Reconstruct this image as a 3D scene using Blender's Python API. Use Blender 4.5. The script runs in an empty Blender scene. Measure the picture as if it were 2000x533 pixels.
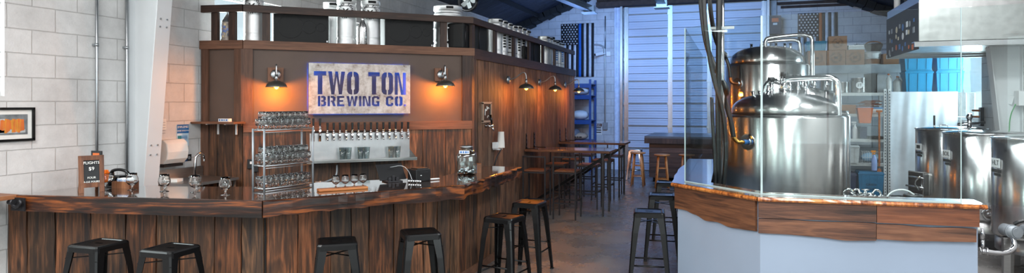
import bpy, math, random
from mathutils import Vector, Matrix
R = math.radians
random.seed(7)
SC = bpy.context.scene
COL = SC.collection
# ---------------------------------------------------------------- survey helpers (camera position and sight lines)
F = 1270.0; CH = 1.83; HY = 203.0; YAW = R(18.8)
CY, SY = math.cos(YAW), math.sin(YAW)
def D(px):
    u = (px-1000)/F
    return (CY*u-SY, SY*u+CY)
def at_h(px, py, h):
    t = (CH-h)*F/(py-HY); d = D(px); return Vector((d[0]*t, d[1]*t, h))
def at_x(px, x):
    d = D(px); t = x/d[0]; return Vector((x, d[1]*t, t))
def at_y(px, y):
    d = D(px); t = y/d[1]; return Vector((d[0]*t, y, t))
def hz(py, t): return CH+(HY-py)*t/F
def dep(p): return -SY*p[0]+CY*p[1]
def at_line(px, A, B):
    d = D(px); ax, ay = A; bx, by = B[0]-A[0], B[1]-A[1]
    det = d[0]*(-by)+bx*d[1]
    t = (ax*(-by)+bx*ay)/det
    return Vector((d[0]*t, d[1]*t, t))

# ---------------------------------------------------------------- colours and materials
def lin(h):
    if isinstance(h, tuple): return h
    h = h.lstrip('#'); o = []
    for i in (0, 2, 4):
        c = int(h[i:i+2], 16)/255
        o.append(c/12.92 if c <= .04045 else ((c+.055)/1.055)**2.4)
    return tuple(o)
MATS = {}
def newmat(name):
    m = bpy.data.materials.new(name); m.use_nodes = True
    nt = m.node_tree; b = nt.nodes['Principled BSDF']
    return m, nt, b
def N(nt, typ, **kw):
    n = nt.nodes.new(typ)
    for k, v in kw.items():
        if k in n.inputs: n.inputs[k].default_value = v
        else: setattr(n, k, v)
    return n
def ramp(nt, stops):
    r = nt.nodes.new('ShaderNodeValToRGB'); e = r.color_ramp.elements
    while len(e) < len(stops): e.new(.5)
    for i, (p, c) in enumerate(stops):
        e[i].position = p; e[i].color = (*lin(c), 1)
    return r
def tint(nt, colsock):
    a = N(nt, 'ShaderNodeAttribute', attribute_name='tint')
    m = nt.nodes.new('ShaderNodeMix'); m.data_type = 'RGBA'; m.blend_type = 'MULTIPLY'; m.inputs[0].default_value = 1
    nt.links.new(colsock, m.inputs[6]); nt.links.new(a.outputs['Color'], m.inputs[7])
    return m.outputs[2]
def plain(name, col, rough=.6, metal=0, var=.12, scale=12, bump=.05, spec=.5, coat=0, use_tint=False, emit=None, es=0):
    if name in MATS: return MATS[name]
    m, nt, b = newmat(name)
    c = lin(col)
    tc = N(nt, 'ShaderNodeTexCoord'); n = N(nt, 'ShaderNodeTexNoise', Scale=scale, Detail=5)
    nt.links.new(tc.outputs['Object'], n.inputs['Vector'])
    r = ramp(nt, [(.3, tuple(max(0, v*(1-var)) for v in c)), (.7, tuple(min(1, v*(1+var)) for v in c))])
    nt.links.new(n.outputs['Fac'], r.inputs[0])
    cs = r.outputs[0]
    if use_tint: cs = tint(nt, cs)
    nt.links.new(cs, b.inputs['Base Color'])
    b.inputs['Roughness'].default_value = rough; b.inputs['Metallic'].default_value = metal
    b.inputs['Specular IOR Level'].default_value = spec; b.inputs['Coat Weight'].default_value = coat
    if bump:
        bp = N(nt, 'ShaderNodeBump', Strength=bump, Distance=.01); nt.links.new(n.outputs['Fac'], bp.inputs['Height']); nt.links.new(bp.outputs[0], b.inputs['Normal'])
    if emit:
        b.inputs['Emission Color'].default_value = (*lin(emit), 1); b.inputs['Emission Strength'].default_value = es
    MATS[name] = m; return m
def wood(name, cols, axis='z', rough=.6, coat=0, scale=1.0, knots=True, bump=.25, contrast=1):
    if name in MATS: return MATS[name]
    m, nt, b = newmat(name)
    tc = N(nt, 'ShaderNodeTexCoord'); at = N(nt, 'ShaderNodeAttribute', attribute_name='seed')
    ad = N(nt, 'ShaderNodeVectorMath', operation='MULTIPLY_ADD'); ad.inputs[1].default_value = (9, 9, 9)
    nt.links.new(at.outputs['Color'], ad.inputs[0]); nt.links.new(tc.outputs['Object'], ad.inputs[2])
    long, fine = 1.3*scale, 8*scale
    s = {'x': (long, fine, fine), 'y': (fine, long, fine), 'z': (fine, fine, long)}[axis]
    mp = N(nt, 'ShaderNodeMapping'); mp.inputs['Scale'].default_value = s
    nt.links.new(ad.outputs[0], mp.inputs['Vector'])
    n1 = N(nt, 'ShaderNodeTexNoise', Scale=1.0, Detail=4, Distortion=.9); nt.links.new(mp.outputs[0], n1.inputs['Vector'])
    mp2 = N(nt, 'ShaderNodeMapping'); mp2.inputs['Scale'].default_value = tuple(v*6 if v > 5 else v*2.2 for v in s)
    nt.links.new(ad.outputs[0], mp2.inputs['Vector'])
    n2 = N(nt, 'ShaderNodeTexNoise', Scale=1.0, Detail=5, Roughness=.65); nt.links.new(mp2.outputs[0], n2.inputs['Vector'])
    n3 = N(nt, 'ShaderNodeTexNoise', Scale=.42, Detail=4); nt.links.new(mp.outputs[0], n3.inputs['Vector'])
    # ring figure: bands of the coarse noise
    mu = N(nt, 'ShaderNodeMath', operation='MULTIPLY'); mu.inputs[1].default_value = 26; nt.links.new(n1.outputs['Fac'], mu.inputs[0])
    sn = N(nt, 'ShaderNodeMath', operation='SINE'); nt.links.new(mu.outputs[0], sn.inputs[0])
    a1 = N(nt, 'ShaderNodeMath', operation='MULTIPLY_ADD'); a1.inputs[1].default_value = .055*contrast; nt.links.new(sn.outputs[0], a1.inputs[0]); nt.links.new(n2.outputs['Fac'], a1.inputs[2])
    a2 = N(nt, 'ShaderNodeMath', operation='MULTIPLY_ADD'); a2.inputs[1].default_value = .75; nt.links.new(n3.outputs['Fac'], a2.inputs[0]); nt.links.new(a1.outputs[0], a2.inputs[2])
    a3 = N(nt, 'ShaderNodeMath', operation='MULTIPLY_ADD'); a3.inputs[1].default_value = .45; nt.links.new(n1.outputs['Fac'], a3.inputs[0]); nt.links.new(a2.outputs[0], a3.inputs[2])
    dv = N(nt, 'ShaderNodeMath', operation='MULTIPLY'); dv.inputs[1].default_value = .455; nt.links.new(a3.outputs[0], dv.inputs[0])
    w = .17/contrast
    r = ramp(nt, [(.5-w, cols[0]), (.5, cols[1]), (.5+w, cols[2])]); nt.links.new(dv.outputs[0], r.inputs[0])
    cs = r.outputs[0]
    if knots:
        mk = N(nt, 'ShaderNodeMapping'); mk.inputs['Scale'].default_value = tuple(2.2 if v < 5 else 6 for v in s); nt.links.new(ad.outputs[0], mk.inputs['Vector'])
        v = N(nt, 'ShaderNodeTexVoronoi', Scale=1.0); nt.links.new(mk.outputs[0], v.inputs['Vector'])
        kr = ramp(nt, [(.05, '201510'), (.16, 'ffffff')]); nt.links.new(v.outputs['Distance'], kr.inputs[0])
        mx = nt.nodes.new('ShaderNodeMix'); mx.data_type = 'RGBA'; mx.blend_type = 'MULTIPLY'; mx.inputs[0].default_value = .75
        nt.links.new(cs, mx.inputs[6]); nt.links.new(kr.outputs[0], mx.inputs[7]); cs = mx.outputs[2]
    cs = tint(nt, cs)
    nt.links.new(cs, b.inputs['Base Color'])
    b.inputs['Roughness'].default_value = rough; b.inputs['Coat Weight'].default_value = coat; b.inputs['Coat Roughness'].default_value = .06
    if bump:
        bp = N(nt, 'ShaderNodeBump', Strength=bump, Distance=.006); nt.links.new(a1.outputs[0], bp.inputs['Height']); nt.links.new(bp.outputs[0], b.inputs['Normal'])
    MATS[name] = m; return m
def block(name, u='y', off=(0, 0), col='cfcfce', mort='a9a9a8', w=.43, h=.215, paint=.06):
    m, nt, b = newmat(name)
    tc = N(nt, 'ShaderNodeTexCoord'); sp = N(nt, 'ShaderNodeSeparateXYZ'); nt.links.new(tc.outputs['Object'], sp.inputs[0])
    cb = N(nt, 'ShaderNodeCombineXYZ'); nt.links.new(sp.outputs['XYZ'.index(u.upper())], cb.inputs[0]); nt.links.new(sp.outputs[2], cb.inputs[1])
    ad = N(nt, 'ShaderNodeVectorMath', operation='ADD'); ad.inputs[1].default_value = (off[0], off[1], 0); nt.links.new(cb.outputs[0], ad.inputs[0])
    nz = N(nt, 'ShaderNodeTexNoise', Scale=7, Detail=2); nt.links.new(tc.outputs['Object'], nz.inputs['Vector'])
    ws = N(nt, 'ShaderNodeVectorMath', operation='MULTIPLY_ADD'); ws.inputs[1].default_value = (.008, .008, 0); nt.links.new(nz.outputs['Color'], ws.inputs[0]); nt.links.new(ad.outputs[0], ws.inputs[2])
    br = N(nt, 'ShaderNodeTexBrick', Scale=1.0); br.inputs['Mortar Size'].default_value = .006; br.inputs['Mortar Smooth'].default_value = .6
    br.inputs['Brick Width'].default_value = w; br.inputs['Row Height'].default_value = h
    c = lin(col)
    br.inputs['Color1'].default_value = (*c, 1); br.inputs['Color2'].default_value = (*[v*(1-paint) for v in c], 1); br.inputs['Mortar'].default_value = (*lin(mort), 1)
    nt.links.new(ws.outputs[0], br.inputs['Vector'])
    n2 = N(nt, 'ShaderNodeTexNoise', Scale=1.6, Detail=6, Roughness=.7); nt.links.new(tc.outputs['Object'], n2.inputs['Vector'])
    rr = ramp(nt, [(.3, 'd8d8d8'), (.65, 'ffffff')]); nt.links.new(n2.outputs['Fac'], rr.inputs[0])
    mx = nt.nodes.new('ShaderNodeMix'); mx.data_type = 'RGBA'; mx.blend_type = 'MULTIPLY'; mx.inputs[0].default_value = 1
    nt.links.new(br.outputs['Color'], mx.inputs[6]); nt.links.new(rr.outputs[0], mx.inputs[7]); nt.links.new(mx.outputs[2], b.inputs['Base Color'])
    n3 = N(nt, 'ShaderNodeTexNoise', Scale=60, Detail=4); nt.links.new(tc.outputs['Object'], n3.inputs['Vector'])
    h1 = N(nt, 'ShaderNodeMath', operation='MULTIPLY_ADD'); h1.inputs[1].default_value = -1.0; nt.links.new(br.outputs['Fac'], h1.inputs[0])
    h2 = N(nt, 'ShaderNodeMath', operation='MULTIPLY'); h2.inputs[1].default_value = .5; nt.links.new(n3.outputs['Fac'], h2.inputs[0]); nt.links.new(h2.outputs[0], h1.inputs[2])
    bp = N(nt, 'ShaderNodeBump', Strength=.55, Distance=.008); nt.links.new(h1.outputs[0], bp.inputs['Height']); nt.links.new(bp.outputs[0], b.inputs['Normal'])
    b.inputs['Roughness'].default_value = .62
    MATS[name] = m; return m
def steel(name, col='c4c4c6', rough=.22, aniso=0.0, streak=True, bump=.0, var=.12):
    
    if name in MATS: return MATS[name]
    m, nt, b = newmat(name)
    tc = N(nt, 'ShaderNodeTexCoord'); mp = N(nt, 'ShaderNodeMapping'); mp.inputs['Scale'].default_value = (3, 3, 60) if streak else (8, 8, 8)
    nt.links.new(tc.outputs['Object'], mp.inputs['Vector'])
    n = N(nt, 'ShaderNodeTexNoise', Scale=1.5, Detail=4); nt.links.new(mp.outputs[0], n.inputs['Vector'])
    c = lin(col); r = ramp(nt, [(.3, tuple(v*(1-var) for v in c)), (.7, c)]); nt.links.new(n.outputs['Fac'], r.inputs[0]); nt.links.new(r.outputs[0], b.inputs['Base Color'])
    rr = N(nt, 'ShaderNodeMapRange'); rr.inputs['To Min'].default_value = rough*(.8 if not aniso else .97); rr.inputs['To Max'].default_value = rough*(1.3 if not aniso else 1.03)
    nt.links.new(n.outputs['Fac'], rr.inputs['Value']); nt.links.new(rr.outputs[0], b.inputs['Roughness'])
    b.inputs['Metallic'].default_value = 1
    if aniso:
        b.inputs['Anisotropic'].default_value = aniso; b.inputs['Anisotropic Rotation'].default_value = .25; tg = N(nt, 'ShaderNodeTangent', direction_type='RADIAL', axis='Z'); nt.links.new(tg.outputs[0], b.inputs['Tangent'])
    if bump:
        n2 = N(nt, 'ShaderNodeTexNoise', Scale=3.0, Detail=2); nt.links.new(tc.outputs['Object'], n2.inputs['Vector'])
        bp = N(nt, 'ShaderNodeBump', Strength=bump, Distance=.02); nt.links.new(n2.outputs['Fac'], bp.inputs['Height']); nt.links.new(bp.outputs[0], b.inputs['Normal'])
    MATS[name] = m; return m
def glassmat(name, tr='f4f8f8', ior=1.45, rough=.01, boost=1.0):
    m = bpy.data.materials.new(name); m.use_nodes = True; nt = m.node_tree; nt.nodes.clear()
    o = N(nt, 'ShaderNodeOutputMaterial'); mx = N(nt, 'ShaderNodeMixShader'); t = N(nt, 'ShaderNodeBsdfTransparent'); g = N(nt, 'ShaderNodeBsdfGlossy')
    t.inputs[0].default_value = (*lin(tr), 1); g.inputs['Roughness'].default_value = rough
    f0 = ((ior-1)/(ior+1))**2
    lw = N(nt, 'ShaderNodeLayerWeight', Blend=.5); pw = N(nt, 'ShaderNodeMath', operation='POWER'); pw.inputs[1].default_value = 5; nt.links.new(lw.outputs['Facing'], pw.inputs[0])
    f = N(nt, 'ShaderNodeMath', operation='MULTIPLY_ADD'); f.inputs[1].default_value = 1-f0; f.inputs[2].default_value = f0; nt.links.new(pw.outputs[0], f.inputs[0])
    mm = N(nt, 'ShaderNodeMath', operation='MULTIPLY', use_clamp=True); mm.inputs[1].default_value = boost
    nt.links.new(f.outputs[0], mm.inputs[0]); nt.links.new(mm.outputs[0], mx.inputs[0]); nt.links.new(t.outputs[0], mx.inputs[1]); nt.links.new(g.outputs[0], mx.inputs[2]); nt.links.new(mx.outputs[0], o.inputs[0])
    MATS[name] = m; return m

# ---------------------------------------------------------------- mesh builder
class MB:
    def __init__(s): s.v = []; s.f = []; s.t = []; s.sd = []; s.sm = []; s.M = Matrix.Identity(4); s.tint = (1, 1, 1); s.seed = (0, 0, 0)
    def add(s, vs, fs, smooth=False):
        o = len(s.v); s.v += [tuple(s.M @ Vector(p)) for p in vs]
        for f in fs: s.f.append(tuple(i+o for i in f)); s.t.append(s.tint); s.sd.append(s.seed); s.sm.append(smooth)
        return s
    def box(s, c, d, rz=0, taper=1.0):
        x, y, z = d[0]/2, d[1]/2, d[2]/2; ca, sa = math.cos(rz), math.sin(rz); vs = []
        for k, zz in ((taper, -z), (1, z)):
            for a, b in ((-x, -y), (x, -y), (x, y), (-x, y)):
                a *= k; b *= k; vs.append((c[0]+a*ca-b*sa, c[1]+a*sa+b*ca, c[2]+zz))
        return s.add(vs, [(3, 2, 1, 0), (4, 5, 6, 7), (0, 1, 5, 4), (1, 2, 6, 5), (2, 3, 7, 6), (3, 0, 4, 7)])
    def bb(s, a, b):
        return s.box([(a[i]+b[i])/2 for i in range(3)], [abs(b[i]-a[i]) for i in range(3)])
    def bar(s, p0, p1, w, h, up=(0, 0, 1)):
        p0, p1 = Vector(p0), Vector(p1); d = (p1-p0).normalized(); up = Vector(up)
        if abs(d.dot(up)) > .99: up = Vector((0, 1, 0))
        r = d.cross(up).normalized(); u = r.cross(d); vs = []
        for p in (p0, p1):
            for a, b in ((-1, -1), (1, -1), (1, 1), (-1, 1)): vs.append(p+r*(a*w/2)+u*(b*h/2))
        return s.add(vs, [(3, 2, 1, 0), (4, 5, 6, 7), (0, 1, 5, 4), (1, 2, 6, 5), (2, 3, 7, 6), (3, 0, 4, 7)])
    def cyl(s, p0, p1, r0, r1=None, n=16, caps=True):
        if r1 is None: r1 = r0
        p0, p1 = Vector(p0), Vector(p1); d = (p1-p0).normalized(); a = Vector((0, 0, 1)) if abs(d.z) < .9 else Vector((1, 0, 0))
        u = d.cross(a).normalized(); w = d.cross(u); vs = []
        for p, r in ((p0, r0), (p1, r1)):
            for i in range(n): t = 2*math.pi*i/n; vs.append(p+u*(r*math.cos(t))+w*(r*math.sin(t)))
        s.add(vs, [(i, (i+1) % n, n+(i+1) % n, n+i) for i in range(n)], True)
        if caps:
            o = len(s.v)-2*n
            for f in (tuple(o+i for i in reversed(range(n))), tuple(o+n+i for i in range(n))): s.f.append(f); s.t.append(s.tint); s.sd.append(s.seed); s.sm.append(False)
        return s
    def tube(s, pts, r, n=10, smooth_path=0):
        pts = [Vector(p) for p in pts]
        for _ in range(smooth_path):
            q = [pts[0]]
            for a, b in zip(pts, pts[1:]): q += [a.lerp(b, .25), a.lerp(b, .75)]
            q.append(pts[-1]); pts = q
        u = None; vs = []
        for i, p in enumerate(pts):
            d = (pts[min(i+1, len(pts)-1)]-pts[max(i-1, 0)]).normalized()
            if u is None:
                a = Vector((0, 0, 1)) if abs(d.z) < .9 else Vector((1, 0, 0)); u = d.cross(a).normalized()
            else: u = (u-d*u.dot(d)).normalized()
            w = d.cross(u)
            for k in range(n): t = 2*math.pi*k/n; vs.append(p+u*(r*math.cos(t))+w*(r*math.sin(t)))
        m = len(pts); fs = []
        for i in range(m-1):
            for k in range(n): fs.append((i*n+k, i*n+(k+1) % n, (i+1)*n+(k+1) % n, (i+1)*n+k))
        fs += [tuple(reversed(range(n))), tuple((m-1)*n+k for k in range(n))]
        return s.add(vs, fs, True)
    def lathe(s, prof, c=(0, 0, 0), n=32, smooth=True):
        vs = []; fs = []; m = len(prof)
        for r, z in prof:
            for k in range(n): t = 2*math.pi*k/n; vs.append((c[0]+max(r, 1e-4)*math.cos(t), c[1]+max(r, 1e-4)*math.sin(t), c[2]+z))
        for i in range(m-1):
            for k in range(n): fs.append((i*n+k, i*n+(k+1) % n, (i+1)*n+(k+1) % n, (i+1)*n+k))
        return s.add(vs, fs, smooth)
    def prism(s, poly, z0, z1):
        n = len(poly); a = sum(poly[i][0]*poly[(i+1) % n][1]-poly[(i+1) % n][0]*poly[i][1] for i in range(n))
        if a < 0: poly = poly[::-1]
        vs = [(x, y, z0) for x, y in poly]+[(x, y, z1) for x, y in poly]
        return s.add(vs, [tuple(reversed(range(n))), tuple(range(n, 2*n))]+[(i, (i+1) % n, n+(i+1) % n, n+i) for i in range(n)])
    def loft(s, A, B):
        n = len(A)
        return s.add(list(A)+list(B), [tuple(reversed(range(n))), tuple(range(n, 2*n))]+[(i, (i+1) % n, n+(i+1) % n, n+i) for i in range(n)])
    def ball(s, c, r, n=14, sc=(1, 1, 1)):
        pr = [(r*math.sin(math.pi*i/8), -r*math.cos(math.pi*i/8)) for i in range(9)]
        M = s.M; s.M = M @ Matrix.Translation(c) @ Matrix.Diagonal((*sc, 1)); s.lathe(pr, n=n); s.M = M; return s
    def torus(s, c, Rr, r, axis='z', n=28, m=8, a0=0, a1=360):
        pts = []
        k = n if a1-a0 >= 360 else n
        for i in range(k+1):
            t = R(a0+(a1-a0)*i/k); a, b = Rr*math.cos(t), Rr*math.sin(t)
            pts.append({'z': (c[0]+a, c[1]+b, c[2]), 'y': (c[0]+a, c[1], c[2]+b), 'x': (c[0], c[1]+a, c[2]+b)}[axis])
        return s.tube(pts, r, m)
    def build(s, name, mat, parent=None, bevel=0, auto=False, solid=0):
        me = bpy.data.meshes.new(name); me.from_pydata(s.v, [], s.f); me.update()
        me.polygons.foreach_set('use_smooth', s.sm)
        for an, src in (('tint', s.t), ('seed', s.sd)):
            at = me.attributes.new(an, 'FLOAT_COLOR', 'CORNER'); buf = []
            for p, c in zip(me.polygons, src): buf += [*c, 1.0]*p.loop_total
            at.data.foreach_set('color', buf)
        me.materials.append(mat)
        o = bpy.data.objects.new(name, me); COL.objects.link(o)
        if parent: o.parent = parent
        if solid:
            sm = o.modifiers.new('s', 'SOLIDIFY'); sm.thickness = solid
        if bevel:
            bm = o.modifiers.new('b', 'BEVEL'); bm.width = bevel; bm.segments = 2; bm.limit_method = 'ANGLE'; bm.angle_limit = R(40)
        return o
def frame(o, right, up):
    r = Vector(right).normalized(); u = Vector(up).normalized(); n = r.cross(u)
    return Matrix(((r.x, u.x, n.x, o[0]), (r.y, u.y, n.y, o[1]), (r.z, u.z, n.z, o[2]), (0, 0, 0, 1)))
def tag(o, label, cat=None, group=None, kind=None):
    if label: o['label'] = label
    if cat: o['category'] = cat
    if group: o['group'] = group
    if kind: o['kind'] = kind
    return o
def thing(name, label, cat, loc=(0, 0, 0), rz=0, group=None):
    o = bpy.data.objects.new(name, None); COL.objects.link(o); o.location = loc; o.rotation_euler = (0, 0, rz); o.empty_display_size = .1
    return tag(o, label, cat, group)
def struct(o): o['kind'] = 'structure'; return o
def dup(o, loc=None, rz=None, label=None, group=None):
    def rec(a, par):
        c = a.copy(); COL.objects.link(c)
        if par: c.parent = par
        for ch in list(a.children): rec(ch, c)
        return c
    c = rec(o, None)
    if loc is not None: c.location = loc
    if rz is not None: c.rotation_euler = (0, 0, rz)
    if label: c['label'] = label
    if group: c['group'] = group
    return c
def text_mesh(body, size, ext=.0008, sx=1.0, bold=0.0, align='CENTER'):
    cu = bpy.data.curves.new('lettering', 'FONT'); cu.body = body; cu.size = size; cu.extrude = ext; cu.align_x = align; cu.align_y = 'CENTER'; cu.offset = bold*size; cu.resolution_u = 3
    ob = bpy.data.objects.new('lettering', cu); me = bpy.data.meshes.new_from_object(ob); bpy.data.objects.remove(ob); bpy.data.curves.remove(cu)
    for v in me.vertices: v.co.x *= sx
    return me
def text(body, size, mat, M, parent=None, name='lettering', ext=.0008, sx=1.0, bold=0.0, bend=0):
    me = text_mesh(body, size, ext, sx, bold)
    for v in me.vertices:
        p = v.co.copy()
        if bend: a = p.x/bend; p = Vector(((bend+p.z)*math.sin(a), p.y, (bend+p.z)*math.cos(a)-bend))
        v.co = M @ p
    me.materials.clear(); me.materials.append(mat)
    o = bpy.data.objects.new(name, me); COL.objects.link(o)
    if parent: o.parent = parent
    return o
def arc_logo(mat, M, rad, parent, name='logo', bend=0, top='TWO TON', bot='BREWING'):
    vs = []; fs = []
    for body, sgn in ((top, 1), (bot, -1)):
        n = len(body); step = R(150)/max(n-1, 1)
        for i, ch in enumerate(body):
            if ch == ' ': continue
            a = sgn*(R(75)-i*step)
            me = text_mesh(ch, rad*.52, .0006, 1.0, .03)
            cx, cy = (rad*math.sin(-a), rad*math.cos(a)) if sgn > 0 else (rad*math.sin(-a)*-1*-1, -rad*math.cos(a))
            if sgn > 0: cx, rot = -rad*math.sin(a), a
            else: cx, rot = rad*math.sin(a), a
            ro = Matrix.Rotation(rot, 4, 'Z'); o = len(vs)
            if sgn < 0: cx = rad*math.sin(a)
            for v in me.vertices:
                p = ro @ v.co; p.x += cx; p.y += cy
                if bend: q = p.x/bend; p = Vector(((bend+p.z)*math.sin(q), p.y, (bend+p.z)*math.cos(q)-bend))
                vs.append(tuple(M @ p))
            fs += [tuple(o+k for k in p.vertices) for p in me.polygons]; bpy.data.meshes.remove(me)
    # crossed tools in the middle of the ring
    for s in (1, -1):
        o = len(vs); w = rad*.09; L = rad*.5
        for (a, b) in ((-L, -w), (L, -w), (L, w), (-L, w)):
            c45 = .8; s45 = .6*s
            p = Vector((a*c45-b*s45, a*s45+b*c45, .0006))
            if bend: q = p.x/bend; p = Vector(((bend+p.z)*math.sin(q), p.y, (bend+p.z)*math.cos(q)-bend))
            vs.append(tuple(M @ p))
        fs.append((o, o+1, o+2, o+3))
    me = bpy.data.meshes.new(name); me.from_pydata(vs, [], fs); me.materials.append(mat)
    ob = bpy.data.objects.new(name, me); COL.objects.link(ob); ob.parent = parent; return ob
ORD = ['first', 'second', 'third', 'fourth', 'fifth', 'sixth', 'seventh', 'eighth', 'ninth', 'tenth', 'eleventh', 'twelfth', 'thirteenth', 'fourteenth', 'fifteenth', 'sixteenth', 'seventeenth', 'eighteenth']

# ---------------------------------------------------------------- palette
M_floor = None
W_bar = wood('bar boards', ['191211', '48301f', '87583a'], 'z', .6, contrast=1.25)
W_barx = wood('bar fascia', ['0f0806', '341b10', '86481f'], 'x', .38, coat=.08, contrast=1.7, scale=.8)
W_top = wood('epoxy bar top', ['100b09', '281a13', '4a2d1c'], 'x', .12, coat=1.0, bump=0, knots=False)
W_side = wood('cooler boards', ['271d18', '5a4233', '8c6b53'], 'z', .7, scale=1.2, contrast=1.1)
W_trim = wood('trim board', ['43291d', '62412f', '7c5640'], 'x', .65, knots=False)
W_trimz = wood('trim board upright', ['38241b', '563a2b', '6e4c3a'], 'z', .65, knots=False)
W_rail = wood('dark rail', ['140c09', '2e1d16', '4a3024'], 'x', .6, knots=False)
W_railz = wood('dark post', ['1c120e', '35231b', '50382b'], 'z', .6, knots=False)
W_face = wood('walnut fascia', ['23150f', '573626', '80543a'], 'x', .55, contrast=1.3)
W_orange = wood('orange oiled board', ['5a2c12', '9a5524', 'c07434'], 'x', .5)
W_pine = wood('pale stool wood', ['8f552d', 'b87944', 'd09a62'], 'z', .45, knots=False)
W_chair = wood('chair seat wood', ['3a2016', '643d28', '85573a'], 'x', .4, knots=False)
W_table = wood('table top wood', ['2c1c15', '543a2c', '735443'], 'x', .2, coat=.6, bump=.05, knots=False)
W_frame = wood('chalkboard frame', ['3b2116', '6a4027', '8e5c3a'], 'z', .55, knots=False)
M_brown = plain('brown painted panel', '55443b', .65, var=.1, scale=3)
M_brown2 = plain('darker brown panel', '40332d', .65, var=.1, scale=3)
M_black = plain('black painted steel', '080809', .3, 0, .1, bump=.0, spec=.35, coat=0)
M_blackp = plain('black plastic', '0e0e10', .45, bump=.02)
M_blackm = plain('matt black', '060607', .7, bump=.03)
M_gun = plain('dark gunmetal frame', '39383b', .4, .7, bump=0)
M_white = plain('white paint', 'cdd0d2', .5, var=.04, scale=2, bump=.02)
M_wallw = plain('counter wall paint', '8e9bad', .55, var=.04, scale=1.5, bump=.03)
M_wtpl = plain('white plastic', 'd8dadb', .45, var=.03)
M_paper = plain('paper', 'd9d7d2', .8, var=.03)
M_ink = plain('black ink', '141414', .7, bump=0)
M_chalk = plain('chalk', 'e6e6e2', .9, bump=0)
M_board = plain('slate', '202224', .75, var=.25, scale=6)
M_chrome = steel('chrome', 'd8d8da', .1, streak=False)
M_ss = steel('brushed stainless', 'd0cecd', .25, aniso=.8, streak=False, var=.03)
M_ssd = steel('dull stainless', 'a9a8a6', .3, bump=.25)
M_keg = steel('keg steel', 'e0e0e0', .5, streak=False, bump=.1)
M_galv = steel('galvanised pipe', 'a9adb0', .35, streak=False)
M_lampm = steel('weathered shade', '8b8780', .42, streak=False)
M_brass = steel('brass', 'b98a48', .25, streak=False)
M_card = plain('cardboard', '8d6344', .85, var=.08)
M_cardd = plain('cardboard print', '4f3525', .85, bump=0)
M_tote = plain('blue tote plastic', '1583b0', .4, var=.06)
M_toted = plain('dark blue tote plastic', '1b2a4a', .45)
M_teal = plain('teal crate plastic', '0f6f8c', .5)
M_or = plain('orange plastic', 'c2612b', .5)
M_grey = plain('grey steel paint', '8b9196', .45, .3)
M_blue = plain('blue rack paint', '2b4f8e', .4)
M_cloth = plain('white cloth', 'd3d8e0', .85, var=.04)
M_bulb = plain('lamp filament glow', 'ffb050', .5, bump=0, emit='ff8a1c', es=60)
M_pane = glassmat('glass screen', 'f1f6f5', 1.5, boost=.6)
def realglass(name, col='f6f8f8'):
    m = bpy.data.materials.new(name); m.use_nodes = True; nt = m.node_tree; b = nt.nodes['Principled BSDF']
    b.inputs['Base Color'].default_value = (*lin(col), 1); b.inputs['Transmission Weight'].default_value = 1; b.inputs['Roughness'].default_value = .02; b.inputs['IOR'].default_value = 1.47
    MATS[name] = m; return m
M_glass = realglass('glassware')
M_thin = glassmat('thin clear glass', 'eef4f4', 1.5, rough=.03, boost=1.5)
M_bluehandle = plain('blue handle', '2b6fb5', .4)
M_rubber = plain('black hose rubber', '101114', .38, bump=.05, spec=.7)
M_copper = steel('copper', 'b26a3c', .3, streak=False)
M_clear = plain('cloudy plastic', 'b9bcbd', .3)
M_orsign = plain('orange print', 'c4541b', .6, bump=0)
# ================================================================= SETTING
XL, XR, YF, YB = -6.0, 3.8, 18.2, -4.0       # left wall, right wall, far wall, wall behind
# floor
def floor_mat():
    m, nt, b = newmat('concrete floor'); tc = N(nt, 'ShaderNodeTexCoord')
    n = N(nt, 'ShaderNodeTexNoise', Scale=1.1, Detail=8, Roughness=.7); nt.links.new(tc.outputs['Object'], n.inputs['Vector'])
    n2 = N(nt, 'ShaderNodeTexNoise', Scale=26, Detail=6, Roughness=.8); nt.links.new(tc.outputs['Object'], n2.inputs['Vector'])
    mx = N(nt, 'ShaderNodeMath', operation='MULTIPLY_ADD'); mx.inputs[1].default_value = .55; nt.links.new(n2.outputs['Fac'], mx.inputs[0]); nt.links.new(n.outputs['Fac'], mx.inputs[2])
    r = ramp(nt, [(.55, '524f4d'), (.78, '676360'), (1.0, '7a7673')]); nt.links.new(mx.outputs[0], r.inputs[0]); nt.links.new(r.outputs[0], b.inputs['Base Color'])
    rr = ramp(nt, [(.3, '707070'), (.7, 'a8a8a8')]); nt.links.new(n.outputs['Fac'], rr.inputs[0]); nt.links.new(rr.outputs[0], b.inputs['Roughness'])
    bp = N(nt, 'ShaderNodeBump', Strength=.3, Distance=.01); nt.links.new(n2.outputs['Fac'], bp.inputs['Height']); nt.links.new(bp.outputs[0], b.inputs['Normal'])
    return m
m = MB(); m.bb((XL-.3, YB-.3, -.1), (XR+.3, YF+.3, 0)); struct(m.build('floor', floor_mat()))
def ridge_h(x): return 4.05+.4*(min(x-XL, XR-x))
XM = (XL+XR)/2
def wall_with_holes(name, axis, at, a0, a1, z1, holes, mat, th=.2, sgn=1):
    """axis 'y': wall plane x=at running along y; 'x': plane y=at running along x. holes: (a0,a1,z0,z1)"""
    m = MB()
    cuts = sorted({a0, a1, *[h[0] for h in holes], *[h[1] for h in holes]})
    for p, q in zip(cuts, cuts[1:]):
        hs = sorted([h for h in holes if h[0] < (p+q)/2 < h[1]], key=lambda h: h[2]); z = 0
        spans = []
        for h in hs: spans.append((z, h[2])); z = h[3]
        spans.append((z, z1))
        for s0, s1 in spans:
            if s1-s0 < .001: continue
            if axis == 'y': m.bb((at, p, s0), (at+sgn*th, q, s1))
            else: m.bb((p, at, s0), (q, at+sgn*th, s1))
    return struct(m.build(name, mat))
W1 = (2.2, 3.93, 1.9, 3.4); W2 = (6.35, 9.7, 2.3, 3.2)
B_left = block('white block wall left', 'y', (.13, .08), col='d3d2d1', mort='b4b2b0')
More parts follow.
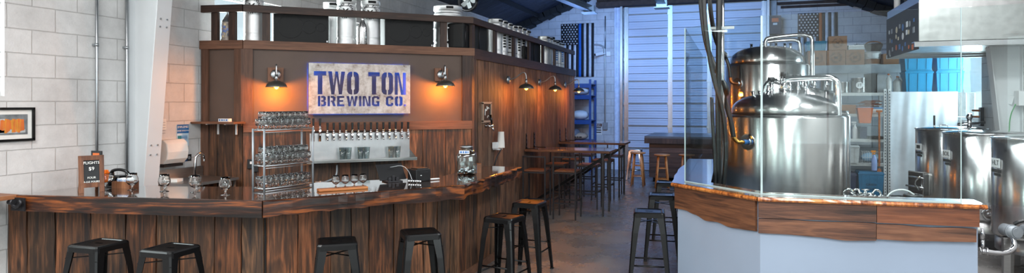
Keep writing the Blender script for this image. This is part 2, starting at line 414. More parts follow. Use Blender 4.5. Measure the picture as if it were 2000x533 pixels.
B_far = block('white block wall far', 'x', (0, .05), w=.406, h=.203, col='c9cbcf', mort='9a9ca0')
B_back = block('white block wall behind', 'x')
wall_with_holes('wall_left', 'y', XL, YB, YF+.2, 4.1, [W1, W2], B_left, sgn=-1)
RW = (12.4, 14.25, 1.55, 2.95); RW2 = (-1.5, 1.5, 1.0, 3.2)  # RW2 is an unseen window, added to bring in light
wall_with_holes('wall_right', 'y', XR, YB, YF+.2, 4.1, [RW, RW2], block('white block wall right', 'y', (.1, .1), col='c4c4c4', mort='95928f'), sgn=1)
DX0, DX1, DH = -2.93, .86, 4.51
# gable walls
def gable(name, y, holes, mat, sgn):
    m = MB(); wall = wall_with_holes(name, 'x', y, XL-.2, XR+.2, 4.05, [h for h in holes], mat, sgn=sgn)
    pts = [(XL-.2, 4.05), (XR+.2, 4.05), (XM, 4.05+.4*(XM-XL)+.08)]
    m.add([(x, y, z) for x, z in pts]+[(x, y+sgn*.2, z) for x, z in pts], [(0, 1, 2), (5, 4, 3), (0, 3, 4, 1), (1, 4, 5, 2), (2, 5, 3, 0)])
    return struct(m.build('wall_gable_'+name.split('_')[1], mat))
gable('wall_far', YF, [], B_far, 1)
FW = [(-5.2, -3.4, .9, 3.2), (-2.2, -.6, .9, 3.2), (1.0, 2.8, .9, 3.2)]  # unseen windows, invented for light and steel reflections
gable('wall_near', YB, FW, B_back, -1)
# roof: two slopes under dark insulation
def roof_mat():
    m, nt, b = newmat('dark roof insulation'); tc = N(nt, 'ShaderNodeTexCoord'); mp = N(nt, 'ShaderNodeMapping'); mp.inputs['Scale'].default_value = (.8, 3, .8)
    nt.links.new(tc.outputs['Object'], mp.inputs['Vector']); n = N(nt, 'ShaderNodeTexNoise', Scale=2.2, Detail=7, Roughness=.7); nt.links.new(mp.outputs[0], n.inputs['Vector'])
    r = ramp(nt, [(.35, '14151b'), (.6, '2b2f3c'), (.8, '4a4e5c')]); nt.links.new(n.outputs['Fac'], r.inputs[0]); nt.links.new(r.outputs[0], b.inputs['Base Color'])
    bp = N(nt, 'ShaderNodeBump', Strength=.8, Distance=.08); nt.links.new(n.outputs['Fac'], bp.inputs['Height']); nt.links.new(bp.outputs[0], b.inputs['Normal'])
    b.inputs['Roughness'].default_value = .5; return m
m = MB(); zr = 4.05+.4*(XM-XL)
for x0, x1, z0, z1 in ((XL-.25, XM, 3.95, zr), (XM, XR+.25, zr, 3.95)):
    m.add([(x0, YB-.3, z0), (x1, YB-.3, z1), (x1, YF+.3, z1), (x0, YF+.3, z0), (x0, YB-.3, z0+.15), (x1, YB-.3, z1+.15), (x1, YF+.3, z1+.15), (x0, YF+.3, z0+.15)],
          [(0, 1, 2, 3), (7, 6, 5, 4), (0, 4, 5, 1), (1, 5, 6, 2), (2, 6, 7, 3), (3, 7, 4, 0)])
struct(m.build('ceiling', roof_mat()))
# sagging insulation strip along the far gable
m = MB()
for sgn, xa, xb in ((1, XL, XM), (-1, XR, XM)):
    n = 26
    for i in range(n):
        x = xa+(xb-xa)*i/n; x2 = xa+(xb-xa)*(i+1)/n
        m.bar((x, YF-.35, ridge_h(x)-.08+.03*math.sin(i*2.1)), (x2, YF-.35, ridge_h(x2)-.08+.03*math.sin(i*1.7+1)), .5, .16+.06*random.random())
struct(m.build('trim_insulation', M_blackm))
# window frames and panes (bright sky outside)
def window(n, axis, at, a0, a1, z0, z1, muntins=2, sgn=1):
    w = MB()
    def bx(p, q, s0, s1, d=.06):
        if axis == 'y': w.bb((at+sgn*.06, p, s0), (at+sgn*(.06+d), q, s1))
        else: w.bb((p, at+sgn*.06, s0), (q, at+sgn*(.06+d), s1))
    t = .05
    bx(a0, a1, z0, z0+t); bx(a0, a1, z1-t, z1); bx(a0, a0+t, z0, z1); bx(a1-t, a1, z0, z1)
    for k in range(1, muntins): a = a0+(a1-a0)*k/muntins; bx(a-.02, a+.02, z0, z1, .04)
    o = struct(w.build('window_%d' % n, M_white)); g = MB()
    if axis == 'y': g.bb((at+sgn*.085, a0+t, z0+t), (at+sgn*.089, a1-t, z1-t))
    else: g.bb((a0+t, at+sgn*.085, z0+t), (a1-t, at+sgn*.089, z1-t))
    g.build('pane', M_pane, o)
window(1, 'y', XL, *W1, 1, -1); window(2, 'y', XL, *W2, 2, -1); window(3, 'y', XR, *RW, 1, 1); window(4, 'y', XR, *RW2, 3, 1)
for i, h in enumerate(FW): window(5+i, 'x', YB, *h, 2, -1)
for i, (x0, x1) in enumerate(((-3.2, -2.4), (-.4, .8))):   # unseen doors invented as upright contrast for the steel reflections
    m = MB(); m.bb((x0, YB, 0), (x1, YB+.05, 2.4)); m.bb((x0+.12, YB+.05, 1.3), (x1-.12, YB+.06, 2.2)); struct(m.build('door_%d' % (i+2), M_grey))
m = MB(); m.bb((XR-.05, 3.2, 0), (XR, 4.3, 2.3)); struct(m.build('door_4', M_grey))  # unseen door, added as a stripe for the steel to reflect
# garage door
M_door = plain('white sectional door', 'b7bfd0', .45, var=.05, scale=1.2, bump=.0)
m = MB(); sec = .615; y0 = YF-.10
nsec = int(DH/sec)+1
for i in range(nsec):
    z = i*sec; z2 = min(z+sec, DH)
    m.bb((DX0+.05, y0+.03, z+.008), (DX1-.05, y0+.08, z2-.004))
    k = 9
    for j in range(k):
        za = z+.02+(sec-.03)*j/k; zb = za+(sec-.03)/k*.8
        if zb < DH: m.bb((DX0+.05, y0+.018 if j % 3 else y0+.012, za), (DX1-.05, y0+.03, zb))
d1 = struct(m.build('door_1', M_door))
m = MB()
for i in range(nsec+1):
    z = min(i*sec, DH)
    m.bb((DX0+.05, y0+.004, z-.022), (DX1-.05, y0+.028, z+.004))
m.build('joint_rail', plain('section seam', '7d776f', .5, .2), d1)
m = MB()
for i in range(nsec):
    for j in (1, 2):
        z = i*sec+sec*j/3
        if z < DH: m.bb((DX0+.05, y0+.010, z-.005), (DX1-.05, y0+.028, z+.004))
m.build('groove', plain('panel groove', '5b6170', .6, 0), d1)
for k, x in enumerate((DX0+.1, -1.64, -.62, DX1-.12)):
    m = MB(); m.bb((x-.04, y0-.012, 0), (x+.04, y0+.02, DH)); m.bb((x+.045, y0-.006, 0), (x+.075, y0+.015, DH))
    for i in range(nsec): m.bb((x-.055, y0-.024, i*sec-.05), (x+.055, y0-.006, i*sec+.03)); m.cyl((x, y0-.03, i*sec+.2), (x, y0-.01, i*sec+.2), .01, n=8)
    m.build('stile', M_galv, d1)
for x in (DX0-.02, DX1-.03):
    m = MB(); m.bb((x, YF-.22, 0), (x+.04, YF-.09, DH+.1)); m.bb((x-.01, YF-.235, 0), (x+.05, YF-.215, DH+.1)); struct(m.build('trim_door_track', M_galv))
m = MB(); m.bb((DX0-.22, YF-.06, 0), (DX0-.05, YF, 4.9)); m.bb((DX0-.2, YF-.09, 0), (DX0-.17, YF-.06, 4.9))
for i in range(8): m.cyl((DX0-.13, YF-.07, .4+i*.6), (DX0-.13, YF-.055, .4+i*.6), .02, n=10)
struct(m.build('trim_door_jamb', plain('pale blue jamb', 'c7d2e6', .5)))
m = MB(); m.bb((DX1+.02, YF-.05, 0), (DX1+.2, YF, 4.6)); struct(m.build('trim_door_jamb_right', M_grey))
M_rust = plain('rusty header beam', '3c2f29', .8, var=.4, scale=9, bump=.4)
m = MB(); m.bb((-3.6, YF-.42, 4.52), (DX1+.35, YF-.02, 4.64)); m.bb((-3.6, YF-.30, 4.64), (DX1+.35, YF-.24, 5.0)); m.bb((-3.6, YF-.42, 5.0), (DX1+.35, YF-.02, 5.1)); struct(m.build('trim_header_beam', M_rust))
m = MB(); m.cyl((DX1+.2, YF-.1, 4.42), (XR, YF-.1, 4.42), .035); m.bb((DX1+.3, YF-.06, 4.30), (XR, YF-.01, 4.36)); struct(m.build('trim_rust_pipe', M_rust))
# tapered frame columns
def column(y, side, name):
    x = XL if side < 0 else XR; s = 1 if side < 0 else -1
    def dpt(z): return .12+.098*z
    m = MB(); H = 4.1
    z = 0; m.loft([(x, y+.065, 0), (x+s*dpt(0), y+.065, 0), (x+s*dpt(0), y+.075, 0), (x, y+.075, 0)], [(x, y+.065, H), (x+s*dpt(H), y+.065, H), (x+s*dpt(H), y+.075, H), (x, y+.075, H)])
    m.loft([(x+s*dpt(0), y-.02, 0), (x+s*(dpt(0)+.012), y-.02, 0), (x+s*(dpt(0)+.012), y+.16, 0), (x+s*dpt(0), y+.16, 0)], [(x+s*dpt(H), y-.02, H), (x+s*(dpt(H)+.012), y-.02, H), (x+s*(dpt(H)+.012), y+.16, H), (x+s*dpt(H), y+.16, H)])
    m.bb((min(x, x+s*.012), y-.02, 0), (max(x, x+s*.012), y+.16, H))
    o = m.build(name, M_white); struct(o); b = MB()
    for z in (1.3, 1.4, 2.63, 2.71):
        for dy in (.03, .11): xx = x+s*(dpt(z)+.014); b.cyl((xx-.004, y+dy, z), (xx+.006, y+dy, z), .009, n=8)
    b.build('bolt', M_galv, o)
yc = at_x(283, XL+.22).y
column(yc, -1, 'trim_column_left'); 
column(at_x(1934, XR-.35).y-.1, 1, 'trim_column_right')
# bright steel roof beams seen near the top
def beam(name, p0, p1, w, h, mat): m = MB(); m.bar(p0, p1, w, .02); 
def ibeam(name, p0, p1, w, h, mat):
    m = MB(); p0, p1 = Vector(p0), Vector(p1); up = Vector((0, 0, h/2))
    m.bar(p0+up, p1+up, w, .02); m.bar(p0-up, p1-up, w, .02); m.bar(p0, p1, .015, h); struct(m.build(name, mat))
a = at_y(1150, 15.5); ibeam('trim_roof_beam', (a.x-2.6, 10.5, hz(22, 15.5)+1.0), (a.x, a.y, hz(17, a.z)), .2, .12, M_galv)
a = at_y(1150, 15.5); m = MB(); m.bb((a.x-.17, a.y-.1, hz(24, a.z)-.02), (a.x+.17, a.y+.25, hz(24, a.z)+.0)); m.bb((a.x-.12, a.y, hz(24, a.z)), (a.x+.12, a.y+.2, hz(24, a.z)+.16)); struct(m.build('trim_beam_shoe', M_grey))
a = at_y(1292, 15.5); ibeam('trim_roof_beam', (a.x-.8, 10.5, hz(0, 15.5)+1.5), (a.x, a.y, hz(2, a.z)), .2, .12, M_galv)
m = MB(); m.bb((a.x-.17, a.y-.1, hz(14, a.z)-.02), (a.x+.17, a.y+.25, hz(14, a.z))); m.bb((a.x-.12, a.y, hz(14, a.z)), (a.x+.12, a.y+.2, hz(14, a.z)+.16)); struct(m.build('trim_beam_shoe', M_grey))
m = MB()
for xx in (-5.2, -4.2, -3.2): m.bar((xx, YB, ridge_h(xx)-.06), (xx, YF-.6, ridge_h(xx)-.06), .05, .1)
struct(m.build('trim_purlins', M_blackm))
# lower block room behind the shelving, with its flat top used for storage
LX0, LY, LH = .95, 14.35, 2.60
m = MB(); m.bb((LX0, LY, 0), (XR, YF, LH-.16)); struct(m.build('wall_storage_room', block('grey block storeroom', 'x', (0, .1), col='9aa0a6', mort='6d7277')))
m = MB(); m.bb((LX0-.04, LY-.05, LH-.16), (XR, YF, LH)); struct(m.build('trim_storage_ledge', plain('worn concrete ledge', '8c959b', .8, var=.25, scale=5, bump=.4)))

# ================================================================= COOLER ROOM BEHIND THE BAR
CX, CYC, CH2 = -3.35, 8.14, 2.58
CA = (-5.47, 6.235); CB = (CX, CYC); CL = (XL, 6.15); YE = 14.1
cold_dir = Vector((CB[0]-CA[0], CB[1]-CA[1], 0)).normalized(); cold_n = Vector((cold_dir.y, -cold_dir.x, 0))
def W(px, off=0.0):   # point on the tap wall seen in picture column px, off metres in front
    A = (CA[0]+cold_n.x*off, CA[1]+cold_n.y*off); B = (CB[0]+cold_n.x*off, CB[1]+cold_n.y*off)
    return at_line(px, A, B)
def Wd(px, py, off=0.0): p = W(px, off); return Vector((p.x, p.y, hz(py, p.z)))
m = MB(); m.prism([CL, CA, CB, (CX, YE), (XL, YE)], 0, CH2-.10); struct(m.build('wall_cooler', M_brown))
def siding(p0, p1, z0, z1, wmin, wmax, n, mat, name, parent, th=.02, tone=.45, gap=.004, seed=1, warm=.2):
    rnd = random.Random(seed); p0, p1 = Vector((*p0, 0)), Vector((*p1, 0)); L = (p1-p0).length; d = (p1-p0)/L
    m = MB(); m.M = Matrix(((d.x, n[0], 0, p0.x), (d.y, n[1], 0, p0.y), (0, 0, 1, 0), (0, 0, 0, 1)))
    s = 0
    while s < L-.001:
        w = min(rnd.uniform(wmin, wmax), L-s)
        if L-s-w < wmin*.5: w = L-s
        k = 1+tone*(rnd.random()-.62); h = (rnd.random()-.4)*warm
        m.tint = (k*(1+h), k, k*(1-h*.8)); m.seed = (rnd.random(), rnd.random(), rnd.random())
        t = th+rnd.uniform(-.004, .004)
        # slightly waney edges
        nn = 7; vs = []; e0 = [rnd.uniform(0, gap) for _ in range(nn)]; e1 = [rnd.uniform(0, gap) for _ in range(nn)]
        for i in range(nn):
            z = z0+(z1-z0)*i/(nn-1); a, b = s+e0[i], s+w-e1[i]
            vs += [(a, 0, z), (b, 0, z), (b, t, z), (a, t, z)]
        fs = [(3, 2, 1, 0), tuple(4*(nn-1)+q for q in range(4))]
        for i in range(nn-1):
            for q in range(4): fs.append((4*i+q, 4*i+(q+1) % 4, 4*i+4+(q+1) % 4, 4*i+4+q))
        m.add(vs, fs); s += w
    # keep outward winding whatever the frame's handedness
    if m.M.determinant() < 0: m.f = [tuple(reversed(f)) for f in m.f]
    return m.build(name, mat, parent)
nside = (1, 0)
struct(siding((CX, CYC), (CX, YE), 0, 2.50, .16, .27, nside, W_side, 'wall_cooler_side', None, tone=.5, seed=3, gap=.007))
z_b = Wd(640, 247).z
struct(siding(CA, CB, 0, z_b-.03, .2, .34, (cold_n.x, cold_n.y), W_bar, 'wall_cooler_front', None, tone=.7, seed=11, warm=.35))
struct(siding(CL, CA, 0, hz(240, 7.7), .2, .3, (.1, -.99), W_bar, 'wall_cooler_left', None, tone=.3, seed=14))
m = MB(); m.bar((*CA, z_b), (*CB, z_b-.0), .07, .12)
m.M = Matrix.Identity(4)
def along(A, B, z, h, th, name, mat, n, ext=0):   # board on a wall line
    a, b = Vector((*A, 0)), Vector((*B, 0)); d = (b-a).normalized(); L = (b-a).length+ext
    mm = MB(); mm.box((L/2, 0, 0), (L, th, h)); o = mm.build(name, mat); o.matrix_world = Matrix(((d.x, -d.y, 0, a.x+n[0]*th/2), (d.y, d.x, 0, a.y+n[1]*th/2), (0, 0, 1, z), (0, 0, 0, 1)))
    return struct(o)
cn = (cold_n.x, cold_n.y)
along(CA, CB, z_b, .11, .035, 'trim_batten', W_trim, cn)
along(CA, CB, CH2-.05, .10, .045, 'trim_cap_front', W_trim, cn, .03)
along(CL, CA, CH2-.05, .10, .045, 'trim_cap_left', W_trim, (0, -1), .02)
along((CX, CYC-.02), (CX, YE), CH2-.07, .14, .045, 'trim_cap_side', W_rail, (1, 0))
def upright(px, off, w, z0, z1, name, mat, line=None):
    p = W(px, off) if line is None else at_line(px, *line)
    mm = MB(); ang = math.atan2(cold_dir.y, cold_dir.x) if line is None else 0.1
    mm.box((0, 0, (z0+z1)/2), (w, .03, z1-z0)); o = mm.build(name, mat); o.location = (p.x, p.y, 0); o.rotation_euler = (0, 0, ang); return struct(o)
upright(482, .018, .13, z_b+.05, CH2-.1, 'trim_upright_left', W_trimz)
upright(912, .018, .14, z_b-.05, CH2-.1, 'trim_upright_right', W_railz)
LL = ((CL[0], CL[1]-.02), (CA[0], CA[1]-.02))
upright(401, 0, .09, 0, CH2-.1, 'trim_upright_corner', W_trimz, LL)
upright(466, 0, .10, z_b+.02, CH2-.1, 'trim_upright_edge', W_trimz, LL)
m = MB(); m.bb((CX+.02, CYC-.03, 0), (CX+.055, CYC+.03, CH2-.14)); struct(m.build('trim_corner_post', W_railz))
# small shelf on the left panel
pa, pb = at_line(374, (CL[0], CL[1]-.14), (CA[0], CA[1]-.14)), at_line(468, (CL[0], CL[1]-.14), (CA[0], CA[1]-.14))
zs = hz(240, pb.z)
wsh = thing('wall_shelf', 'thin dark wooden shelf on white brackets at left of the cooler wall', 'shelf', ((pa.x+pb.x)/2, (pa.y+pb.y)/2+.02, zs))
m = MB(); m.box((0, 0, 0), (pb.x-pa.x+.05, .2, .025)); m.build('shelf_board', W_trim, wsh, bevel=.003)
for px in (411, 452):
    q = at_line(px, (CL[0], CL[1]-.14), (CA[0], CA[1]-.14)); lx = q.x-(pa.x+pb.x)/2
    m = MB(); m.box((lx, .09, -.07), (.025, .006, .14)); m.box((lx, .0, -.016), (.025, .18, .006)); m.build('bracket', M_white, wsh)
cs = thing('card_box', 'small white card holder with red and blue print on the thin wall shelf', 'card holder', ((at_line(450, *LL)).x, pb.y, zs+.0125))
m = MB(); m.box((0, 0, .018), (.15, .05, .036)); m.build('box_body', M_wtpl, cs); m = MB()
for x, k in ((-.055, .018), (-.02, .02), (.01, .016), (.045, .022)): m.box((x, -.0255, .019), (k, .001, .018))
m.build('printed_mark', M_bluehandle, cs)

# railing on top of the cooler that fences the kegs in
rl = thing('keg_railing', 'dark wooden rail and posts fencing the kegs along the cooler roof', 'railing', (CX, CYC, CH2))
rl_loc = Vector(rl.location)
def rail_piece(A, B, z, name='rail', ext=.0, w=.045, h=.085):
    a, b = Vector((*A, z)), Vector((*B, z)); d = (b-a).normalized(); mm = MB(); L = (b-a).length+ext
    mm.box((L/2, 0, 0), (L, w, h)); o = mm.build(name, W_rail, rl); o.matrix_local = Matrix.Translation(-rl_loc) @ Matrix(((d.x, -d.y, 0, a.x), (d.y, d.x, 0, a.y), (0, 0, 1, a.z), (0, 0, 0, 1)))
    for p in o.data.vertices: pass
    return o
ZR = 3.0
def post(x, y, ang, z1=ZR-.03, w=.09):
    mm = MB(); mm.box((0, 0, (z1-CH2)/2), (w, .04, z1-CH2)); o = mm.build('post', W_railz, rl); o.location = Vector((x, y, CH2))-rl_loc; o.rotation_euler = (0, 0, ang)
rail_piece(CL, CA, ZR-.04); rail_piece(CA, CB, ZR-.04, ext=.02); rail_piece((CX, CYC), (CX, YE), ZR-.04)
angc = math.atan2(cold_dir.y, cold_dir.x)
for px, line in ((416, 1), (450, 1), (520, 0), (866, 0)):
    p = at_line(px, *LL) if line else W(px, -.04)
    post(p.x, p.y+(.04 if line else 0), 0.05 if line else angc)
for px in (922, 966.5, 1003, 1033, 1060, 1083, 1105):
    p = at_x(px, CX-.03); post(CX-.03, p.y, math.pi/2, w=.09)
# ================================================================= BAR COUNTER
BT = 1.07; FT = .137
c0 = at_h(34, 380, BT); c1 = at_h(513, 391.5, BT); c2 = at_h(905, 360.5, BT); c3 = at_h(1015, 326, BT)
front = [(c0.x, c0.y), (c1.x, c1.y), (c2.x, c2.y), (c3.x, c3.y)]
back = [(c3.x-.46, c3.y), (-2.9, 6.15), (-3.8, 5.35), (-4.1, 4.92), (-4.6, 4.76), (-5.3, 4.58), (c0.x, 4.5)]
bar = thing('bar_counter', 'long angled bar counter with glossy dark top and reclaimed board front', 'bar counter', (c1.x, c1.y, 0))
bl = Matrix.Translation(-Vector(bar.location))
def place(o, M): o.matrix_local = bl @ M; return o
m = MB(); m.M = bl.copy(); m.prism(front+back, BT-.045, BT); m.build('countertop', W_top, bar, bevel=.004)
def fascia(a, b, h, name, wav=0, seed=0, mat=W_barx):
    a, b = Vector((*a, 0)), Vector((*b, 0)); d = (b-a).normalized(); L = (b-a).length; rnd = random.Random(seed)
    mm = MB(); mm.seed = (rnd.random(), rnd.random(), rnd.random()); n = 24
    top = [(L*i/n, (rnd.uniform(0, wav) if 0 < i < n else 0)) for i in range(n+1)]; bot = [(L*i/n, h-(rnd.uniform(0, wav*1.2) if 0 < i < n else 0)) for i in range(n+1)]
    vs = []
    for (x, u), (_, l) in zip(top, bot):
        o = rnd.uniform(0, wav*.8)
        vs += [(x, 0.001, -.001), (x, -.012-o, -u*.7-.003), (x, -.014-o*.6, -l*.5), (x, -.012, -l), (x, .03, -l)]
    k = 5; fs = []
    for i in range(n):
        for q in range(k): fs.append((k*i+q, k*i+(q+1) % k, k*i+k+(q+1) % k, k*i+k+q))
    fs += [tuple(range(k)), tuple(k*n+q for q in reversed(range(k)))]
    mm.add(vs, fs); o = mm.build(name, mat, bar)
    place(o, Matrix(((d.x, -d.y, 0, a.x), (d.y, d.x, 0, a.y), (0, 0, 1, BT), (0, 0, 0, 1)))); return o
fascia(front[0], front[1], FT, 'fascia', .0, 2)
fascia(front[1], front[2], FT, 'fascia', .016, 5)
fascia(front[2], front[3], FT, 'fascia', .03, 9)
# board front under the top
k1 = at_h(513, 391.5, BT)+Vector((-.14, .20, 0)); K1 = (k1.x, k1.y); XK = -2.68
pl = at_line(78, (XL, K1[1]-(K1[0]-XL)*.19), K1)
k2 = at_x(877, XK); K2 = (XK, k2.y); K0 = (XL+.012, K1[1]-(K1[0]-XL)*.19)
def pony(a, b, seed, parent, tone=.75, z1=BT-.045, mat=W_bar, wmin=.16, wmax=.34, warm=.45):
    d = Vector((b[0]-a[0], b[1]-a[1], 0)).normalized(); n = (d.y, -d.x)
    o = siding(a, b, .09, z1, wmin, wmax, n, mat, 'board_panel', parent, tone=tone, seed=seed, warm=warm, gap=.012)
    o.matrix_local = bl; return o
pony(K0, K1, 21, bar); pony(K1, K2, 33, bar); pony(K2, (XK, c3.y-.05), 8, bar, tone=.4)
m = MB(); m.M = bl.copy()
inner = [K0, K1, K2, (XK, c3.y-.05), (XK-.1, c3.y-.05), (XK-.1, K2[1]+.05), (K1[0]-.06, K1[1]+.1), (K0[0], K0[1]+.1)]
m.prism(inner, 0, BT-.05); m.build('core_wall', M_blackm, bar)
m = MB(); m.M = bl.copy()
for a, b in ((K0, K1), (K1, K2), (K2, (XK, c3.y-.05))):
    d = Vector((b[0]-a[0], b[1]-a[1], 0)).normalized(); n = Vector((d.y, -d.x, 0))*.015
    m.bar((a[0]+n.x, a[1]+n.y, .045), (b[0]+n.x, b[1]+n.y, .045), .03, .09)
m.build('kick_board', W_trim, bar)
# pipe fitting under the left end
m = MB(); m.M = bl @ Matrix.Translation((c0.x, c0.y-.02, BT-.075)); m.box((.04, 0, 0), (.16, .01, .11)); m.tube([(0, -.03, .02), (.03, -.03, -.015), (.08, -.03, -.02), (.12, -.03, .02), (.1, -.03, .035)], .013, 10, 2); m.cyl((-.02, -.03, .02), (.03, -.03, .02), .022); m.build('pipe_bracket', M_gun, bar)
# narrow wall ledge at far left
lg = MB(); lg.bb((XL+.002, .8, BT-.035), (XL+.32, c0.y+.02, BT)); lo = lg.build('wall_ledge', wood('ledge wood', ['4a2a1a', '8a5838', 'a87750'], 'y', .5), bevel=.004); tag(lo, 'narrow wooden drink ledge fixed along the left block wall', 'ledge')

# ----------------------------------------------------------------- left wall things
def wl(px, py, off=0):  # point on left wall
    p = at_x(px, XL+off); return Vector((XL+off, p.y, hz(py, p.z)))
def pipe(name, px, label, y0, z0, z1, r, grp=None, off=.035):
    o = thing(name, label, 'conduit', (XL+off, y0, z0)); m = MB(); m.cyl((0, 0, 0), (0, 0, z1-z0), r, n=12); m.build('tube', M_galv, o)
    m = MB()
    for f in (.25, .6, .85): z = (z1-z0)*f; m.cyl((0, 0, z), (0, 0, z+.03), r*1.35, n=12); m.box((-off/2, 0, z+.015), (off, .05, .02))
    m.build('clamp', M_galv, o); return o
a = wl(184, 300); pipe('conduit_pipe', 184, 'slim galvanised conduit rising behind the chalkboard on the left wall', a.y, 0, 4.0, .014)
a = wl(243, 350); pipe('conduit_pipe', 243, 'galvanised conduit beside the dark wire left of the white column', a.y, 0, 4.0, .016)
m = MB(); m.tube([(XL+.02, wl(247, 300).y, z) for z in (0, 2.0, 3.0, 4.0)], .009, 8); o = m.build('wall_cable', M_rubber); tag(o, 'thin dark cable running down beside the right hand conduit', 'cable')
# framed picture
pA, pB = wl(-22, 212), wl(63, 212); zt, zb = wl(63, 212).z, wl(63, 272).z
pic = thing('framed_picture', 'black framed photograph of orange tools hanging on the left block wall', 'picture', (XL, (pA.y+pB.y)/2, (zt+zb)/2))
w, h = pB.y-pA.y, zt-zb
m = MB()
for a in ((-w/2, 0, .022, h), (w/2, 0, .022, h), (0, -h/2, w, .022), (0, h/2, w, .022)): m.box((.012, a[0], a[1]), (.024, a[2]+(.022 if a[2] > .1 else 0), a[3]))
m.build('picture_frame', M_black, pic)
m = MB(); m.box((.006, 0, 0), (.006, w, h)); m.build('mat_board', M_paper, pic)
m = MB(); m.box((.011, 0, 0), (.004, w-.10, h-.10)); m.build('print', plain('grey print', '6d7376', .6, var=.4, scale=18), pic)
m = MB(); rnd = random.Random(4)
for i in range(16):
    y = -w/2+.09+i*(w-.18)/15; hh = rnd.uniform(.07, .13); m.tint = (1, rnd.uniform(.6, 1.2), .8); m.box((.0135, y, .02-hh/4), (.002, .014, hh), taper=1.6)
m.build('printed_tools', plain('orange print tint', 'c47a2e', .6, use_tint=True), pic)
m = MB(); m.box((.0135, -w/2+.1, -.01), (.002, .07, .12)); m.box((.0135, 0, -h/2+.08), (.002, w-.14, .03)); m.build('printed_table', plain('pale print', 'a9b0b2', .6), pic)
# chalkboard on the bar: A-frame
q0, q1 = at_h(154, 378, BT), at_h(204, 374, BT); w = (q1-q0).length; ang = math.atan2(q1.y-q0.y, q1.x-q0.x); hh = hz(305, dep(q0))-BT
cb = thing('chalkboard', 'small wooden framed chalkboard offering flights standing on the left of the bar', 'chalkboard', ((q0.x+q1.x)/2, (q0.y+q1.y)/2, BT), ang)
m = MB()
for x in (-w/2+.018, w/2-.018): m.bar((x, 0, 0), (x, .03, hh), .036, .018, (0, 1, 0))
for z in (.065, hh-.02): m.bar((-w/2, .03*z/hh, z), (w/2, .03*z/hh, z), .018, .04)
m.build('board_frame', W_frame, cb)
m = MB(); m.bar((0, .006, .07), (0, .032, hh-.03), w-.06, .006, (0, 1, 0)); m.build('slate', M_board, cb)
m = MB()
for x in (-w/2+.03, w/2-.03): m.bar((x, .16, 0), (x, .03, hh-.01), .02, .012, (0, 1, 0))
m.build('rear_leg', W_frame, cb)
MT = Matrix.Translation((0, -.006, 0)) @ frame((0, .0, 0), (1, 0, 0), (0, .1, 1))
for t, s, z in (('FLIGHTS', .032, hh*.80), ('$9', .042, hh*.64), ('FOUR', .024, hh*.40), ('4-OZ POURS', .021, hh*.29)):
    text(t, s, M_chalk, frame((0, -.004+.1*z*.75+.0, z), (1, 0, 0), (0, .1, 1)), cb, 'chalk_lettering', ext=.002)
# card leaning behind the chalkboard
p = at_h(189, 364, BT); cz = hz(304, dep(p))-BT
cd = thing('menu_card', 'dark little card holder poking up behind the chalkboard', 'card', (p.x, p.y, BT)); 
m = MB(); m.box((0, 0, cz/2), (.02, .02, cz)); m.build('stand', M_blackp, cd); m = MB(); m.box((0, 0, cz+.01), (.13, .01, .07)); m.build('card', M_board, cd); m = MB(); m.box((0, -.007, cz+.01), (.08, .003, .03)); m.build('card_print', M_or, cd)
# glasses -----------------------------------------------------------------------
def snifter_mesh(h=.15, r=.05):
    m = MB(); pr = [(.036, 0), (.038, .003), (.012, .009), (.007, .02), (.007, .032), (.011, .040), (.03, .05), (r*.95, .072), (r, .09), (r*.93, .112), (r*.78, .13), (r*.80, h), (r*.76, h), (r*.73, .13), (r*.88, .111), (r*.95, .09), (r*.9, .074), (.028, .055), (.0, .05)]
    m.lathe(pr, n=24); return m
sn = snifter_mesh().build('tulip_glass', M_glass)
tag(sn, 'empty tulip glass alone at the right of the bar corner run', 'glass', 'tulip glasses standing on the bar')
p = at_h(440, 381, BT); sn.location = (p.x, p.y, BT)
for px, py, lb in ((258, 371, 'empty tulip glass in front of the wooden card box'), (321, 374, 'empty tulip glass below the paper towel roll'), (381, 376, 'empty tulip glass right in front of the sink tap')):
    p = at_h(px, py, BT); dup(sn, (p.x, p.y, BT), 0, lb)
# glass of orange candy
p = at_h(205, 369, BT); am = thing('candy_glass', 'tulip glass filled with orange sticks beside the chalkboard', 'glass', (p.x, p.y, BT), 0)
g = snifter_mesh(.14).build('glass_bowl', M_glass, am)
m = MB(); rnd = random.Random(3)
for i in range(26): a = rnd.uniform(0, 6.28); r = rnd.uniform(0, .03); m.bar((r*.6*math.cos(a), r*.6*math.sin(a), .06), (r*math.cos(a)*1.1, r*math.sin(a)*1.1, rnd.uniform(.13, .175)), .011, .011)
m.build('orange_sticks', plain('orange candy', 'f0720c', .4, var=.2, emit=None), am)
# rotary telephone
p = at_h(226, 364, BT); ph = thing('rotary_telephone', 'old black rotary telephone at the left back of the bar', 'telephone', (p.x, p.y+.02, BT), R(-5))
m = MB(); m.loft([(-.10, -.1, 0), (.10, -.1, 0), (.10, .1, 0), (-.10, .1, 0)], [(-.055, -.02, .10), (.055, -.02, .10), (.055, .07, .10), (-.055, .07, .10)]); m.build('body', M_black, ph, bevel=.015)
m = MB(); m.M = frame((0, -.062, .06), (1, 0, 0), (0, .62, .78)); m.cyl((0, 0, 0), (0, 0, .012), .05, n=28); m.build('dial', M_black, ph)
m = MB(); m.M = frame((0, -.072, .067), (1, 0, 0), (0, .62, .78)); m.torus((0, 0, .008), .036, .008); m.cyl((0, 0, 0), (0, 0, .014), .016, n=20); m.build('finger_wheel', M_chrome, ph)
m = MB(); m.tube([(-.12, .02, .115), (-.10, .02, .14), (0, .02, .155), (.10, .02, .14), (.12, .02, .115)], .014, 10, 2); m.cyl((-.12, .02, .085), (-.12, .02, .125), .03, .024); m.cyl((.12, .02, .085), (.12, .02, .125), .03, .024); m.build('handset', M_black, ph)
